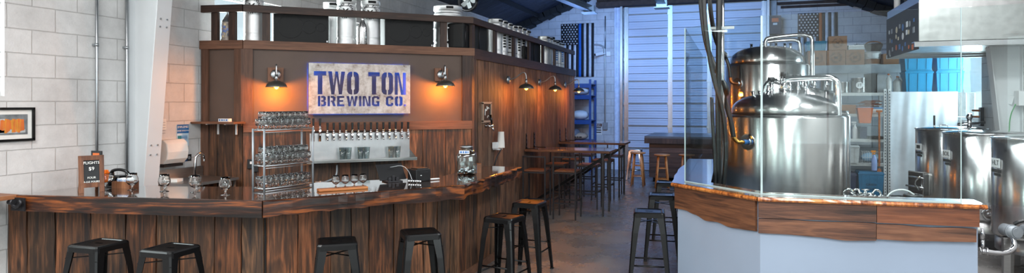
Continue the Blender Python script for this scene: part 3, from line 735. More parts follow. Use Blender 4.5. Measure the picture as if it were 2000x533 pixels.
# wooden box with cards
q0, q1 = at_h(222, 368, BT), at_h(256, 366, BT)
wb = thing('card_tray', 'small wooden tray of business cards next to the telephone', 'tray', ((q0.x+q1.x)/2, (q0.y+q1.y)/2+.03, BT), .1)
m = MB(); m.box((0, 0, .004), (.19, .11, .008)); m.box((0, -.05, .03), (.19, .012, .06)); m.box((0, .05, .03), (.19, .012, .06)); m.box((-.09, 0, .03), (.012, .11, .06)); m.box((.09, 0, .03), (.012, .11, .06)); m.build('tray_box', W_frame, wb)
m = MB()
for i in range(5): m.bar((0, -.03+i*.015, .01), (0, -.02+i*.015, .085), .13, .002, (0, 1, 0))
m.build('cards', M_wtpl, wb); text('TWO TON', .026, M_bluehandle, frame((0, -.032, .066), (1, 0, 0), (0, .1, 1)), wb, 'card_print')
# towel roll holder, posters
a, b = wl(305, 300, .0), wl(347, 300, .0); zc = (wl(330, 272).z+wl(330, 318).z)/2; rr = (wl(330, 272).z-wl(330, 318).z)/2
tr = thing('towel_dispenser', 'white paper towel dispenser on the wall right of the column', 'dispenser', (XL, (a.y+b.y)/2, zc))
m = MB(); L = (b.y-a.y)
prof = [(0, -rr), (.10, -rr), (.15, -rr*.6), (.165, 0), (.15, rr*.7), (.10, rr), (0, rr)]
m.add([(x, -L/2, z) for x, z in prof]+[(x, L/2, z) for x, z in prof], [tuple(range(7)), tuple(reversed(range(7, 14)))]+[(i, i+7, (i+1) % 7+7, (i+1) % 7) for i in range(7)], False); m.build('towel_cover', M_paper, tr, bevel=.01)
m = MB(); m.box((.05, 0, -rr-.02), (.09, L*.9, .03)); m.build('towel_slot', M_blackp, tr)
def poster(name, px0, px1, py0, py1, mat, label, cat='sign'):
    a, b = wl(px0, py0), wl(px1, py1); z1, z0 = wl((px0+px1)/2, py0).z, wl((px0+px1)/2, py1).z; w, h = b.y-a.y, z1-z0
    t = thing(name, label, cat, (XL, (a.y+b.y)/2, (z0+z1)/2)); m = MB(); m.box((.004, 0, 0), (.006, w, h)); m.build('sheet', mat, t); return t, w, h
FL = lambda y, z: frame((.008, y, z), (0, 1, 0), (0, 0, 1))
t, w, h = poster('hand_washing_poster', 345, 367.5, 243, 285, plain('poster blue', 'b9d3e4', .5), 'blue and white hand washing poster on the wall above the towel roll')
m = MB(); m.box((.0085, 0, h/2-.05), (.002, w, .1)); m.build('poster_header', plain('poster header blue', '1d62a0', .5), t)
fr = lambda y, z: frame((.0105, y, z), (0, 1, 0), (0, 0, 1))
def ltext(body, size, mat, y, z, parent, off=.0105): 
    M = Matrix(((0, 0, 1, off), (1, 0, 0, y), (0, 1, 0, z), (0, 0, 0, 1))); return text(body, size, mat, M, parent)
ltext('EMPLOYEE', .034, M_wtpl, 0, h/2-.03, t); ltext('HAND WASHING', .024, M_wtpl, 0, h/2-.072, t)
m = MB()
for i in range(4): m.box((.0085, -w*.3, h/2-.15-i*.085), (.002, .05, .045))
m.build('pictogram', plain('poster green blue', '2a7f8c', .6), t)
m = MB()
for i in range(4):
    for j in range(3): m.box((.0085, w*.12, h/2-.135-i*.085-j*.016), (.002, w*.5, .006))
m.build('poster_text', plain('poster header blue', '1d62a0', .5), t)
t, w, h = poster('black_notice', 349, 373, 302, 315, M_blackp, 'small black notice under the hand washing poster'); m = MB()
for z in (.014, -.014): m.box((.0085, -w*.12, z), (.002, w*.42, .007))
m.cyl((.0075, w*.3, 0), (.0095, w*.3, 0), .02, n=12); m.build('notice_print', M_grey, t)
t, w, h = poster('paper_note', 309, 324, 232, 253, M_paper, 'faint white paper note taped left of the blue poster', 'note')
m = MB()
for j in range(5): m.box((.0085, 0, h/2-.04-j*.03), (.002, w*.7, .005))
m.build('note_text', M_grey, t)
# bar sink and swan neck tap behind the bar on a low back bench
bb_ = thing('back_bench', 'low stainless sink bench along the left wall behind the bar', 'sink', (XL+.3, 5.75, 0))
m = MB(); m.box((0, 0, .97), (.56, .72, .03)); m.box((-.26, 0, 1.04), (.03, .72, .12)); m.build('bench_top', M_ssd, bb_)
for x in (-.24, .24):
    for y in (-.33, .33): MB().cyl((x, y, 0), (x, y, .96), .018).build('bench_leg', M_ssd, bb_)
p = at_x(381, XL+.35); ft = thing('swan_neck_tap', 'chrome swan neck tap rising behind the bar right of the column', 'tap', (XL+.35, p.y, .985))
m = MB(); m.tube([(0, 0, 0), (0, 0, .22), (.0, .02, .28), (0, .09, .30), (0, .13, .26), (0, .13, .2)], .014, 10, 2); m.build('spout', M_chrome, ft); m = MB(); m.cyl((0, 0, 0), (0, 0, .05), .025); m.cyl((-.08, 0, .03), (.08, 0, .03), .012); m.build('tap_body', M_chrome, ft)
p = at_x(350, XL+.3); pk = tag(MB().box((0, 0, .015), (.18, .12, .03), .3).build('paper_stack', M_paper), 'small stack of white paper lying on the sink bench', 'paper'); pk.location = (XL+.2, p.y, .985)

# ----------------------------------------------------------------- glass rack on the bar
ra = at_h(516, 374, BT); rbv = at_h(611, 361.5, BT); rL = (rbv-ra).length; ran = math.atan2(rbv.y-ra.y, rbv.x-ra.x); rH = hz(251, dep(rbv))-BT
rk = thing('glass_rack', 'grey tube rack with wire shelves full of glasses on the bar', 'rack', (ra.x, ra.y, BT), ran); RD = .155
for x in (0, rL):
    for y in (0, RD): MB().cyl((x, y, 0), (x, y, rH+.012), .0095, n=10).build('post', M_grey, rk)
tiers = [.02, hz(316, dep(rbv))-BT-.0, rH]
for z in tiers:
    m = MB(); m.cyl((0, 0, z), (rL, 0, z), .006, n=8); m.cyl((0, RD, z), (rL, RD, z), .006, n=8); m.cyl((0, 0, z), (0, RD, z), .006, n=8); m.cyl((rL, 0, z), (rL, RD, z), .006, n=8)
    for i in range(1, 18): m.cyl((rL*i/18, 0, z), (rL*i/18, RD, z), .002, n=6)
    m.cyl((0, 0, z-.02), (rL, 0, z-.02), .003, n=6); m.build('wire_shelf', M_galv, rk)
Mr = Matrix.Translation(rk.location) @ Matrix.Rotation(ran, 4, 'Z')
sm = snifter_mesh(.1, .034); 
small = sm.build('tasting_glass', M_glass); first = True; small.scale = (.72, .72, .72)
for ti, z in enumerate(tiers):
    rows = 2
    for lay in range(2 if ti else 1):
        for j in range(3):
            for i in range(9 - lay):
                lx = .028+(i+.5*lay)*(rL-.056)/8; ly = .03+j*(RD-.06)/2
                pt = Mr @ Vector((lx, ly, z+.006+lay*.062+.001))
                lb = 'small stemmed tasting glass on the %s rack shelf%s' % (('lowest', 'middle', 'top')[ti], ', in the upper layer' if lay else '')
                gname = 'tasting glasses on the %s rack shelf%s' % (('lowest', 'middle', 'top')[ti], ', upper layer' if lay else '')
                o = small if first else dup(small); first = False
                o.location = pt; tag(o, lb, 'glass', gname)
# wall plugs left of the rack
for px, w, hh, lb, zz in ((488, .055, .11, 'black wall socket left of the glass rack', 320), (500, .05, .09, 'black power adapter plugged in just left of the glass rack', 328)):
    q = Wd(px, zz, .03); s = thing('wall_socket' if px == 488 else 'power_adapter', lb, 'socket' if px == 488 else 'adapter', q, math.atan2(cold_dir.y, cold_dir.x))
    m = MB(); m.box((0, 0, 0), (w, .05, hh)); m.build('housing', M_blackp, s, bevel=.004)
    m = MB(); 
    if px == 488: m.box((.01, -.027, .015), (.02, .006, .03)); m.build('white_plug', M_wtpl, s)
    else: m.tube([(0, -.01, -.045), (.0, -.01, -.15), (.01, 0, -.3)], .004, 6); m.build('cord', M_rubber, s)

# ----------------------------------------------------------------- tap wall
a, b = W(605, .04), W(800, .04); zt = (Wd(605, 262, .04).z+Wd(800, 256, .04).z)/2; zb = (Wd(605, 318, .04).z+Wd(800, 306, .04).z)/2
L = math.hypot(b.x-a.x, b.y-a.y)
tw = thing('tap_station', 'long stainless tap wall with black handled beer taps and drip shelf', 'beer taps', (a.x, a.y, zb), angc)
H = zt-zb
m = MB(); m.box((L/2, .01, H/2), (L, .02, H)); m.build('backsplash', steel('polished splash', 'a9a9aa', .36, streak=False, bump=.3), tw)
m = MB(); m.box((L/2, -.09, 0), (L+.10, .2, .02)); m.box((L/2, -.185, .012), (L+.10, .01, .03)); m.add([(L, 0, .01), (L+.05, -.19, .01), (L+.05, 0, .01), (L, 0, .12), (L+.012, -.1, .02)], [(0, 1, 3), (0, 2, 1), (2, 3, 1), (0, 3, 2)]); m.build('drip_shelf', M_ssd, tw)
m = MB()
for i in range(60): m.box((.03+i*(L-.06)/59, -.09, .0125), (.006, .15, .004))
m.build('drip_grille', M_ss, tw)
def tapm(k, big=False):
    x = 0
    t = MB(); t.cyl((0, 0, 0), (0, -.045, 0), .016, n=12); t.cyl((0, -.045, 0), (0, -.07, .0), .018, .014, n=12); t.cyl((0, -.055, .02), (0, -.06, -.045), .012, .011, n=12); t.cyl((0, -.062, -.03), (0, -.085, -.065), .0105, .009, n=12); t.ball((0, -.056, .03), .017, 12)
    t.cyl((0, -.056, .04), (0, -.056, .06), .01, .013, n=12)
    if big: t.cyl((0, -.056, -.13), (0, -.056, .02), .014, n=12)
    h = MB(); h.loft([(-.011, -.066, .06), (.011, -.066, .06), (.011, -.046, .06), (-.011, -.046, .06)], [(-.014, -.07, .15), (.014, -.07, .15), (.014, -.048, .15), (-.014, -.048, .15)])
    return t, h
pxs = [611, 624]+[638.5+i*(795-638.5)/13 for i in range(14)]
protos = {}
for i, px in enumerate(pxs):
    big = i < 2; q = W(px, .04); s = math.hypot(q.x-a.x, q.y-a.y); z = H-(.02 if not big else .015)
    if big not in protos:
        t, h = tapm(0, big); to = t.build('tap', M_chrome, tw); ho = h.build('handle', M_black, to, bevel=.003); protos[big] = to
    else: to = dup(protos[big])
    to.parent = tw; to.location = (s, 0, z+(.05 if big else .0))
# pint glasses on the drip shelf
def pint():
    m = MB(); m.lathe([(0, 0), (.03, 0), (.032, .004), (.044, .15), (.0415, .15), (.0295, .008), (0, .008)], n=22); return m
pg = None
for px, lb in ((669, 'upturned pint glass on the drip shelf, leftmost, half hidden'), (680, 'clear pint glass second from left on the drip shelf'), (704, 'pint glass left of the touching middle pair on the drip shelf'), (716, 'pint glass right of the touching middle pair on the drip shelf'), (764, 'faint pint glass left of the rightmost one on the drip shelf'), (776, 'pint glass rightmost on the drip shelf')):
    q = W(px, .15)
    if pg is None: pg = pint().build('pint_glass', M_thin); o = pg
    else: o = dup(pg)
    o.location = (q.x, q.y, zb+.016); tag(o, lb, 'glass', 'pint glasses on the drip shelf')
# drain hose beneath
m = MB(); p0, p1 = Wd(658, 322, .1), Wd(615, 362, .15); m.tube([p0, p0+Vector((0, 0, -.12)), Wd(650, 350, .14), Wd(630, 357, .2), p1], .012, 10, 2); o = m.build('drain_hose', M_grey); tag(o, 'grey corrugated drain hose curling down below the drip shelf', 'hose')
q = Wd(628, 357, .25); cdx = thing('cable_connector', 'grey cable gland connector lying behind the tasting flight', 'connector', (q.x, q.y, q.z)); m = MB(); m.cyl((-.06, -.04, 0), (.05, .03, 0), .018); m.cyl((-.02, -.013, 0), (.0, 0, 0), .026, n=6); m.build('gland', M_grey, cdx)
# tasting flight paddle with four glasses
q0, q1 = at_h(621, 374, BT), at_h(716, 367.5, BT); w = (q1-q0).length; an = math.atan2(q1.y-q0.y, q1.x-q0.x)
fb = thing('tasting_board', 'pale wooden tasting board holding four glasses on the bar', 'serving board', ((q0.x+q1.x)/2, (q0.y+q1.y)/2, BT), an)
m = MB(); m.box((0, 0, .011), (w, .1, .022)); m.build('board', wood('paddle wood', ['5d3015', '9a5a2c', 'b97a42'], 'x', .4, knots=False), fb, bevel=.006)
Mf = Matrix.Translation(fb.location) @ Matrix.Rotation(an, 4, 'Z')
for i, px in enumerate((647, 665.5, 683, 700)):
    q = at_h(px, 368-(px-647)*.06, BT); loc = Mf.inverted() @ Vector((q.x, q.y, BT)); pt = Mf @ Vector((loc.x, 0, .0225)); o = dup(sn, pt, 0, '%s glass from the left on the wooden tasting board' % ORD[i], 'glasses on the tasting board'); o.scale = (.72, .72, .72)
# tablet till, printer, cable
q0, q1 = at_h(733, 357, BT), at_h(786, 353, BT); an = math.atan2(q1.y-q0.y, q1.x-q0.x)
tb = thing('tablet_till', 'black tablet till on a tilting stand seen from behind on the bar', 'till', ((q0.x+q1.x)/2, (q0.y+q1.y)/2+.04, BT), an)
m = MB(); m.bar((0, -.05, .02), (0, .06, .165), .28, .014, (0, 1, 0)); m.build('tablet', M_blackp, tb, bevel=.004)
m = MB(); m.box((0, -.03, .006), (.16, .14, .012)); m.bar((0, -.03, .01), (0, .02, .08), .07, .03, (0, 1, 0)); m.box((0, -.05, .03), (.03, .02, .06)); m.box((-.04, -.05, .02), (.03, .03, .05)); m.box((.04, -.05, .02), (.03, .03, .05)); m.build('stand', M_gun, tb, bevel=.003)
q = at_h(813, 354, BT); pr = thing('receipt_printer', 'black box shaped receipt printer right of the tablet till', 'printer', (q.x, q.y+.06, BT), an+.1)
m = MB(); m.box((0, 0, .06), (.17, .16, .12)); m.box((0, -.01, .125), (.13, .12, .012)); m.build('case', M_blackp, pr, bevel=.008); m = MB(); m.box((0, -.082, .09), (.1, .004, .008)); m.build('paper_slot', M_gun, pr)
m = MB(); m.box((-.03, -.083, .06), (.015, .003, .006)); m.build('indicator_strip', M_wtpl, pr)
m = MB(); A = at_h(757, 340, BT); pa_ = at_h(835, 352, BT)
m.tube([(tb.location.x, tb.location.y-.02, BT+.14), (tb.location.x+.1, tb.location.y+.05, BT+.16), (q.x-.05, q.y-.05, BT+.1), (q.x, q.y-.08, BT+.01)], .004, 8, 2); m.build('x', M_galv) if False else None
o = m.build('silver_cable', M_galv); tag(o, 'thin silver cable arching from the tablet till to the printer', 'cable')
m = MB(); e = at_h(858, 351, BT); m.tube([(q.x+.02, q.y-.06, BT+.012), ((q.x+e.x)/2, (q.y+e.y)/2-.02, BT+.014), (e.x, e.y, BT+.012)], .008, 8, 1); o = m.build('charging_cable', M_wtpl); tag(o, 'white cable end lying on the bar right of the printer', 'cable')
q = at_h(808, 357, BT); m = MB()
for i in range(6): m.cyl((q.x-.06+i*.024, q.y, BT+.016), (q.x-.046+i*.024, q.y+.01, BT+.016), .016, n=12)
o = m.build('silver_charm_string', M_chrome); tag(o, 'string of small shiny silver pieces lying before the printer', 'trinket')
# glass jar with lettering and spigot of tips
q = at_h(911, 341, BT); jr = thing('glass_jar', 'square clear glass jar part filled with shiny pieces standing on the bar', 'jar', (q.x, q.y, BT), .5)
s = MB(); hw = .105
def sq(r, z, n=6):
    out = []
    for cx, cy, a0 in ((1, 1, 0), (-1, 1, 90), (-1, -1, 180), (1, -1, 270)):
        for k in range(3): a = R(a0+45*k); out.append((cx*(r-.03)+.03*math.cos(a), cy*(r-.03)+.03*math.sin(a), z))
    return out
rings = [sq(hw*.9, 0), sq(hw, .02), sq(hw, .2), sq(hw*.9, .24), sq(hw*.62, .27), sq(hw*.62, .30), sq(hw*.58, .30), sq(hw*.58, .27), sq(hw*.86, .235), sq(hw*.95, .2), sq(hw*.95, .025), sq(hw*.85, .01)]
vs = [p for r_ in rings for p in r_]; fs = [tuple(reversed(range(12)))]
for i in range(len(rings)-1):
    for k in range(12): fs.append((12*i+k, 12*i+(k+1) % 12, 12*i+12+(k+1) % 12, 12*i+12+k))
s.add(vs, fs, True); s.build('jar_glass', M_thin, jr)
m = MB(); m.lathe([(.066, 0), (.07, .0), (.07, .02), (.066, .02)], (0, 0, .29), 20); m.build('neck_ring', M_galv, jr)
m = MB(); rnd = random.Random(5)
for i in range(40): x, y = rnd.uniform(-.08, .08), rnd.uniform(-.08, .08); m.cyl((x, y, .012+rnd.random()*.05), (x+.003, y+.003, .016+rnd.random()*.05), .012, n=10)
m.build('coins', M_chrome, jr)
m = MB(); m.M = Matrix.Rotation(-.5+.2, 4, 'Z'); m.box((0, -hw*.9-.02, .25), (.11, .006, .035)); lab = m.build('label_band', M_wtpl, jr)
m = MB(); m.M = Matrix.Rotation(-.3, 4, 'Z')
for x, k in ((-.035, .02), (-.008, .016), (.018, .02), (.04, .012)): m.box((x, -hw*.9-.0235, .25), (k, .001, .02))
m.build('label_print', M_bluehandle, lab)
q = at_h(932, 337, BT); nb = thing('napkin_box', 'small dark wooden caddy standing right of the glass jar', 'caddy', (q.x, q.y, BT), .4)
m = MB(); m.box((0, 0, .05), (.09, .09, .1)); m.build('caddy_body', W_frame, nb); m = MB(); m.box((-.05, 0, .07), (.006, .07, .14)); m.build('menu_sheet', M_board, nb)

# ----------------------------------------------------------------- sign
a, b = W(603, .085), W(801, .085)
zT = (Wd(603, 123.5, .085).z+Wd(801, 126.5, .085).z)/2; zB = (Wd(603, 223.5, .085).z+Wd(801, 220.5, .085).z)/2
L = math.hypot(b.x-a.x, b.y-a.y); H = zT-zB
sg = thing('brewery_sign', 'weathered metal sign with cut out letters TWO TON BREWING CO above the taps', 'sign', ((a.x+b.x)/2, (a.y+b.y)/2, zB), angc)
def sign_mat():
    m, nt, bs = newmat('weathered sign steel'); tc = N(nt, 'ShaderNodeTexCoord')
    n = N(nt, 'ShaderNodeTexNoise', Scale=7, Detail=8, Roughness=.75); nt.links.new(tc.outputs['Object'], n.inputs['Vector'])
    r = ramp(nt, [(.34, '5d4a3e'), (.42, '9a918a'), (.55, 'b9b4b0'), (.7, 'cbc8c6')]); nt.links.new(n.outputs['Fac'], r.inputs[0]); nt.links.new(r.outputs[0], bs.inputs['Base Color']); bs.inputs['Roughness'].default_value = .55; bs.inputs['Metallic'].default_value = .25
    return m
plate = MB(); plate.box((0, 0, H/2), (L, .008, H)); po = plate.build('sign_plate', sign_mat(), sg)
# stencil letters as polygons on a 10 x 16 grid; drawn as stroke boxes and cut out of the plate
def strokes(ch):
    V = {'T': [[(0, 16), (10, 16), (10, 13), (0, 13)], [(3.1, 13.2), (6.9, 13.2), (6.9, 0), (3.1, 0)]],
         'W': [[(0, 16), (3.2, 16), (5.4, 0), (2.6, 0)], [(5.9, 16), (7.6, 16), (5.2, 0), (3.6, 0)], [(6.4, 16), (8.1, 16), (10.6, 0), (8.8, 0)], [(10.8, 16), (14, 16), (11.4, 0), (8.6, 0)]],
         'O': [[(0, 12.6), (.4, 14.2), (1.6, 15.5), (3.2, 16), (4.6, 16), (4.6, 12.9), (3.7, 12), (3.7, 4), (4.6, 3.1), (4.6, 0), (3.2, 0), (1.6, .5), (.4, 1.8), (0, 3.4)], [(10.2, 12.6), (9.8, 14.2), (8.6, 15.5), (7, 16), (5.6, 16), (5.6, 12.9), (6.5, 12), (6.5, 4), (5.6, 3.1), (5.6, 0), (7, 0), (8.6, .5), (9.8, 1.8), (10.2, 3.4)]],
         'N': [[(0, 0), (0, 16), (2.8, 16), (2.8, 0)], [(2.4, 16), (4, 16), (8, 0), (5.6, 0)], [(7.2, 0), (7.2, 16), (10, 16), (10, 0)]],
         'B': [[(0, 0), (0, 16), (3, 16), (3, 0)], [(3.9, 16), (7.5, 16), (9.6, 14), (9.6, 10), (8, 8.2), (9.9, 6.4), (9.9, 2), (7.8, 0), (3.9, 0), (3.9, 2.8), (6.6, 2.8), (6.8, 6.6), (3.9, 6.8), (3.9, 9.6), (6.4, 9.6), (6.4, 13), (3.9, 13)]],
         'R': [[(0, 0), (0, 16), (3, 16), (3, 0)], [(3.9, 16), (7.5, 16), (9.6, 14), (9.6, 9), (7.9, 7.4), (10, 0), (6.8, 0), (5.0, 6.6), (3.9, 6.6), (3.9, 9), (6.4, 9), (6.4, 13), (3.9, 13)]],
         'E': [[(0, 0), (0, 16), (9, 16), (9, 13), (3.1, 13), (3.1, 9.6), (7.6, 9.6), (7.6, 6.8), (3.1, 6.8), (3.1, 3), (9, 3), (9, 0)]],
         'I': [[(0, 0), (0, 16), (3.1, 16), (3.1, 0)]],
         'G': [[(9.6, 11), (9.6, 14), (7.6, 16), (2.5, 16), (0, 13.5), (0, 2.5), (2.5, 0), (9.6, 0), (9.6, 8), (5.6, 8), (5.6, 5.4), (6.6, 5.4), (6.6, 3), (4, 3), (3.1, 4), (3.1, 12), (4, 13), (6.5, 13), (6.5, 11)]],
         'C': [[(9.6, 10.5), (9.6, 14), (7.6, 16), (2.5, 16), (0, 13.5), (0, 2.5), (2.5, 0), (7.6, 0), (9.6, 2), (9.6, 5.5), (6.5, 5.5), (6.5, 3), (4, 3), (3.1, 4), (3.1, 12), (4, 13), (6.5, 13), (6.5, 10.5)]],
         '.': [[(0, 0), (0, 3), (3, 3), (3, 0)]]}
    wd = {'W': 14, 'I': 3.1, '.': 3, ' ': 5}
    return V.get(ch, []), wd.get(ch, 10)
def line(txt, x0, x1, z0, z1):
    tot = sum(strokes(c)[1]+1.5 for c in txt)-1.5; k = (x1-x0)/tot; x = x0; out = []
    for c in txt:
        ps, w = strokes(c)
        for p in ps: out.append([(x+u*k, z0+v*(z1-z0)/16) for u, v in p])
        x += (w+1.5)*k
    return out
cut = MB()
for poly in line('TWO TON', -L*.452, L*.455, H*.385, H*.84)+line('BREWING CO.', -L*.415, L*.455, H*.15, H*.355):
    n = len(poly); ar = sum(poly[i][0]*poly[(i+1) % n][1]-poly[(i+1) % n][0]*poly[i][1] for i in range(n))
    if ar > 0: poly = poly[::-1]
    vs = [(x, -.02, z) for x, z in poly]+[(x, .02, z) for x, z in poly]
    cut.add(vs, [tuple(range(n-1, -1, -1)), tuple(range(n, 2*n))]+[(i, (i+1) % n, n+(i+1) % n, n+i) for i in range(n)])
cutter = cut.build('cutter', M_blackm, sg)
import bmesh
bm_ = bmesh.new(); bm_.from_mesh(cutter.data); bmesh.ops.recalc_face_normals(bm_, faces=bm_.faces[:]); bm_.to_mesh(cutter.data); bm_.free()
mod = po.modifiers.new('cut', 'BOOLEAN'); mod.operation = 'DIFFERENCE'; mod.object = cutter; mod.solver = 'EXACT'
mod.use_self = True
bpy.context.view_layer.update(); dg = bpy.context.evaluated_depsgraph_get(); nm = bpy.data.meshes.new_from_object(po.evaluated_get(dg)); po.modifiers.clear(); po.data = nm; bpy.data.objects.remove(cutter)
m = MB()
for x in (-L/2+.03, L/2-.03):
    for z in (.03, H-.03): m.cyl((x, .004, z), (x, .08, z), .012, n=10)
m.build('standoff', M_galv, sg)
m = MB()
for c, d in (((0, .03, H-.002), (L, .05, .004)), ((0, .03, .002), (L, .05, .004)), ((-L/2+.002, .03, H/2), (.004, .05, H)), ((L/2-.002, .03, H/2), (.004, .05, H))): m.box(c, d)
m.build('halo_return', M_galv, sg)  # returns added to block light and narrow the blue halo
M_led = plain('blue led strip', '0050ff', .5, bump=0, emit='0060ff', es=75)
for nm_, c, d in (('led_strip', (0, .035, H-.012), (L-.06, .012, .008)), ('led_strip', (0, .035, .012), (L-.06, .012, .006)), ('led_strip', (-L/2+.012, .035, H/2), (.006, .012, H-.1)), ('led_strip', (L/2-.012, .035, H/2), (.008, .012, H-.1))):
    m = MB(); m.box(c, d); m.build(nm_, M_led, sg)

# ----------------------------------------------------------------- gooseneck wall lamps
def lamp(loc, ang, label, drop, reach, plank=True, power=30):
    """ang: direction the lamp faces (wall normal); loc: centre of wall plate"""
    t = thing('gooseneck_lamp', label, 'wall lamp', loc, ang, 'galvanised gooseneck lamps along the cooler wall')
    if plank:
        m = MB(); m.tint = (1.5, 1.4, 1.3); m.box((.014, -.045, 0), (.028, .085, .17)); m.box((.014, .048, 0), (.028, .085, .17)); m.build('mounting_board', W_trimz, t)
    b0 = .028 if plank else 0
    m = MB(); m.lathe([(.0, .0), (.062, .0), (.062, .008), (.05, .022), (.022, .03), (0, .032)], n=24); o = m.build('wall_plate', M_galv, t); o.rotation_euler = (0, R(90), 0); o.location = (b0, 0, 0)
    m = MB(); m.tube([(b0+.02, 0, 0), (b0+.06, 0, .01), (b0+reach*.45, 0, .05 if plank else .03), (b0+reach*.72, 0, .105), (b0+reach*.93, 0, .115), (b0+reach, 0, .06), (b0+reach, 0, drop+.1)], .0095, 10, 3); m.build('gooseneck', M_galv, t)
    sx = b0+reach
    m = MB(); m.cyl((sx, 0, drop+.045), (sx, 0, drop+.12), .022, .017, n=16); m.torus((sx, 0, drop+.07), .023, .004); m.build('socket_cap', M_galv, t)
    m = MB(); m.lathe([(.024, .05), (.04, .045), (.075, .03), (.105, .008), (.118, -.018), (.125, -.03), (.121, -.03), (.114, -.016), (.1, .004), (.07, .024), (.024, .042)], (sx, 0, drop), 36); m.build('lamp_shade', M_lampm, t)
    m = MB(); m.lathe([(0, -.052), (.017, -.045), (.026, -.028), (.02, -.006), (.012, .008), (.012, .03)], (sx, 0, drop), 16); m.build('bulb', M_bulb, t)
    l = bpy.data.lights.new('lamp_glow', 'POINT'); l.energy = power; l.color = (1, .30, .03); l.shadow_soft_size = .03
    lo = bpy.data.objects.new('lamp_glow', l); COL.objects.link(lo); lo.parent = t; lo.location = (sx, 0, drop-.075)
    return t
an = math.atan2(cold_n.y, cold_n.x)
for px, lb in ((538, 'gooseneck lamp on a wood block left of the brewery sign'), (861, 'gooseneck lamp on a wood block right of the brewery sign')):
    lamp(Wd(px, 146, .018), an, lb, -.125, .17)
for px, py, lb in ((992, 156, 'gooseneck lamp nearest the corner on the long board wall'), (1053, 161, 'second gooseneck lamp along the long board wall'), (1103, 166, 'farthest gooseneck lamp at the end of the long board wall')):
    p = at_x(px, CX+.02); lamp(Vector((CX+.02, p.y, hz(py, p.z))), 0, lb, -.11, .30, False, 17)

# chalk sign, single tap and cups on the long wall
def sidep(px, py, off=.025): p = at_x(px, CX+off); return Vector((CX+off, p.y, hz(py, p.z)))
FS = lambda x, y, z: Matrix(((0, 0, 1, x), (1, 0, 0, y), (0, 1, 0, z), (0, 0, 0, 1)))
a, b = sidep(942, 219), sidep(957.5, 219); w = b.y-a.y; h = sidep(950, 202).z-sidep(950, 238).z
ks = thing('framed_chalk_sign', 'small framed chalk sign hanging on the long board wall above the bar end', 'sign', (CX+.02, (a.y+b.y)/2, (a.z+b.z)/2))
m = MB()
for c, d in (((.012, -w/2, 0), (.024, .03, h)), ((.012, w/2, 0), (.024, .03, h)), ((.012, 0, -h/2), (.024, w+.03, .03)), ((.012, 0, h/2), (.024, w+.03, .03))): m.box(c, d)
m.build('sign_frame', plain('pale worn frame', '9a8878', .6), ks); m = MB(); m.box((.006, 0, 0), (.01, w, h)); m.build('slate', M_board, ks)
m = MB(); m.M = FS(.013, 0, .03) @ Matrix.Rotation(R(18), 4, 'Z')
m.tube([(-.09, -.05, 0), (-.05, .05, 0), (-.04, -.01, 0), (-.01, .02, 0), (-.015, -.02, 0), (.02, .07, 0), (.03, -.01, 0), (.06, .03, 0), (.09, -.01, 0)], .0055, 6, 2); m.tube([(-.02, -.11, 0), (.02, -.085, 0), (.05, -.11, 0)], .004, 6, 1); m.build('chalk_scrawl', M_chalk, ks)
q = sidep(949, 246); st = thing('wall_tap', 'single chrome beer tap with black handle under the chalk sign', 'tap', q)
m = MB(); m.cyl((0, 0, 0), (.09, 0, 0), .022, n=14); m.ball((.09, 0, .005), .026); m.cyl((.09, 0, .0), (.12, 0, -.07), .014, .012, n=12); m.lathe([(0, 0), (.04, 0), (.04, .01), (0, .01)], n=20); m.build('tap_body', M_chrome, st)
m = MB(); m.cyl((.09, 0, .03), (.07, 0, .16), .013, .017, n=12); m.build('tap_handle', M_black, st)
q = sidep(966, 288); cu = thing('cup_dispenser', 'upright sleeve of white paper cups on a wall bracket by the single tap', 'cups', (q.x+.1, q.y, q.z))
m = MB(); hh = sidep(966, 257).z-q.z
pf = [(0, 0), (.055, 0)]
for i in range(24): z = hh*i/24; q_ = .056-.012*i/24; pf += [(q_, z), (q_+.001, z+hh/60)]
pf += [(.045, hh), (0, hh)]
m.lathe(pf, n=24); m.build('cup_stack', M_paper, cu); m = MB(); m.box((-.06, 0, -.02), (.12, .14, .02)); m.box((-.05, -.1, .04), (.06, .1, .09)); m.build('bracket', M_wtpl, cu); m = MB(); m.tube([(0, 0, -.02), (-.01, -.05, -.08), (-.02, -.12, -.12), (-.05, -.14, -.25)], .01, 8, 2); m.build('dark_tube', M_gun, cu)
# ================================================================= KEGS AND BOXES ON THE COOLER ROOF
KZ = CH2
def keg(name, r, H, label, loc, rz=0, group='steel kegs stored on the cooler roof', logo=False, slim=True, hole=True, mat=M_keg, lid=None):
    t = thing(name, label, 'keg', loc, rz, group)
    m = MB(); p = [(r*.78, .0), (r*.98, .0), (r, .012), (r, .06), (r*.93, .085), (r*.98, .10), (r*.98, H*.17), (r*1.0, H*.185), (r*.985, H*.2), (r*.975, H*.45)]
    if not slim: p += [(r*1.03, H*.47), (r*.98, H*.49)]
    p += [(r*.975, H*.6), (r*.975, H*.78), (r*1.0, H*.80), (r*.965, H*.82), (r*.9, H*.86), (r*.94, H*.88), (r*.985, H*.89), (r*.985, H-.012), (r*.99, H), (r*.93, H), (r*.93, H*.91), (r*.5, H*.92), (0, H*.93)]
    m.lathe(p, n=28); m.build('barrel', mat, t)
    m = MB(); m.cyl((0, 0, H*.92), (0, 0, H*.96), .03, n=16); m.build('valve', M_chrome, t)
    if hole:
        m = MB(); rr = r*.992; pts = []
        for i in range(9): a = R(-100+i*(2.6 if True else 0)*(.118/r)*2.2); pts.append((rr*math.cos(a), rr*math.sin(a), H*.945))
        m.tube(pts, .016, 8); m.build('hand_hole', M_blackm, t)
    if logo:
        Mx = Matrix(((1, 0, 0, 0), (0, 0, -1, -r*.985-.002), (0, 1, 0, H*.72), (0, 0, 0, 1)))
        arc_logo(M_ink, Mx, .085, t, 'keg_logo', bend=r*.985)
    return t
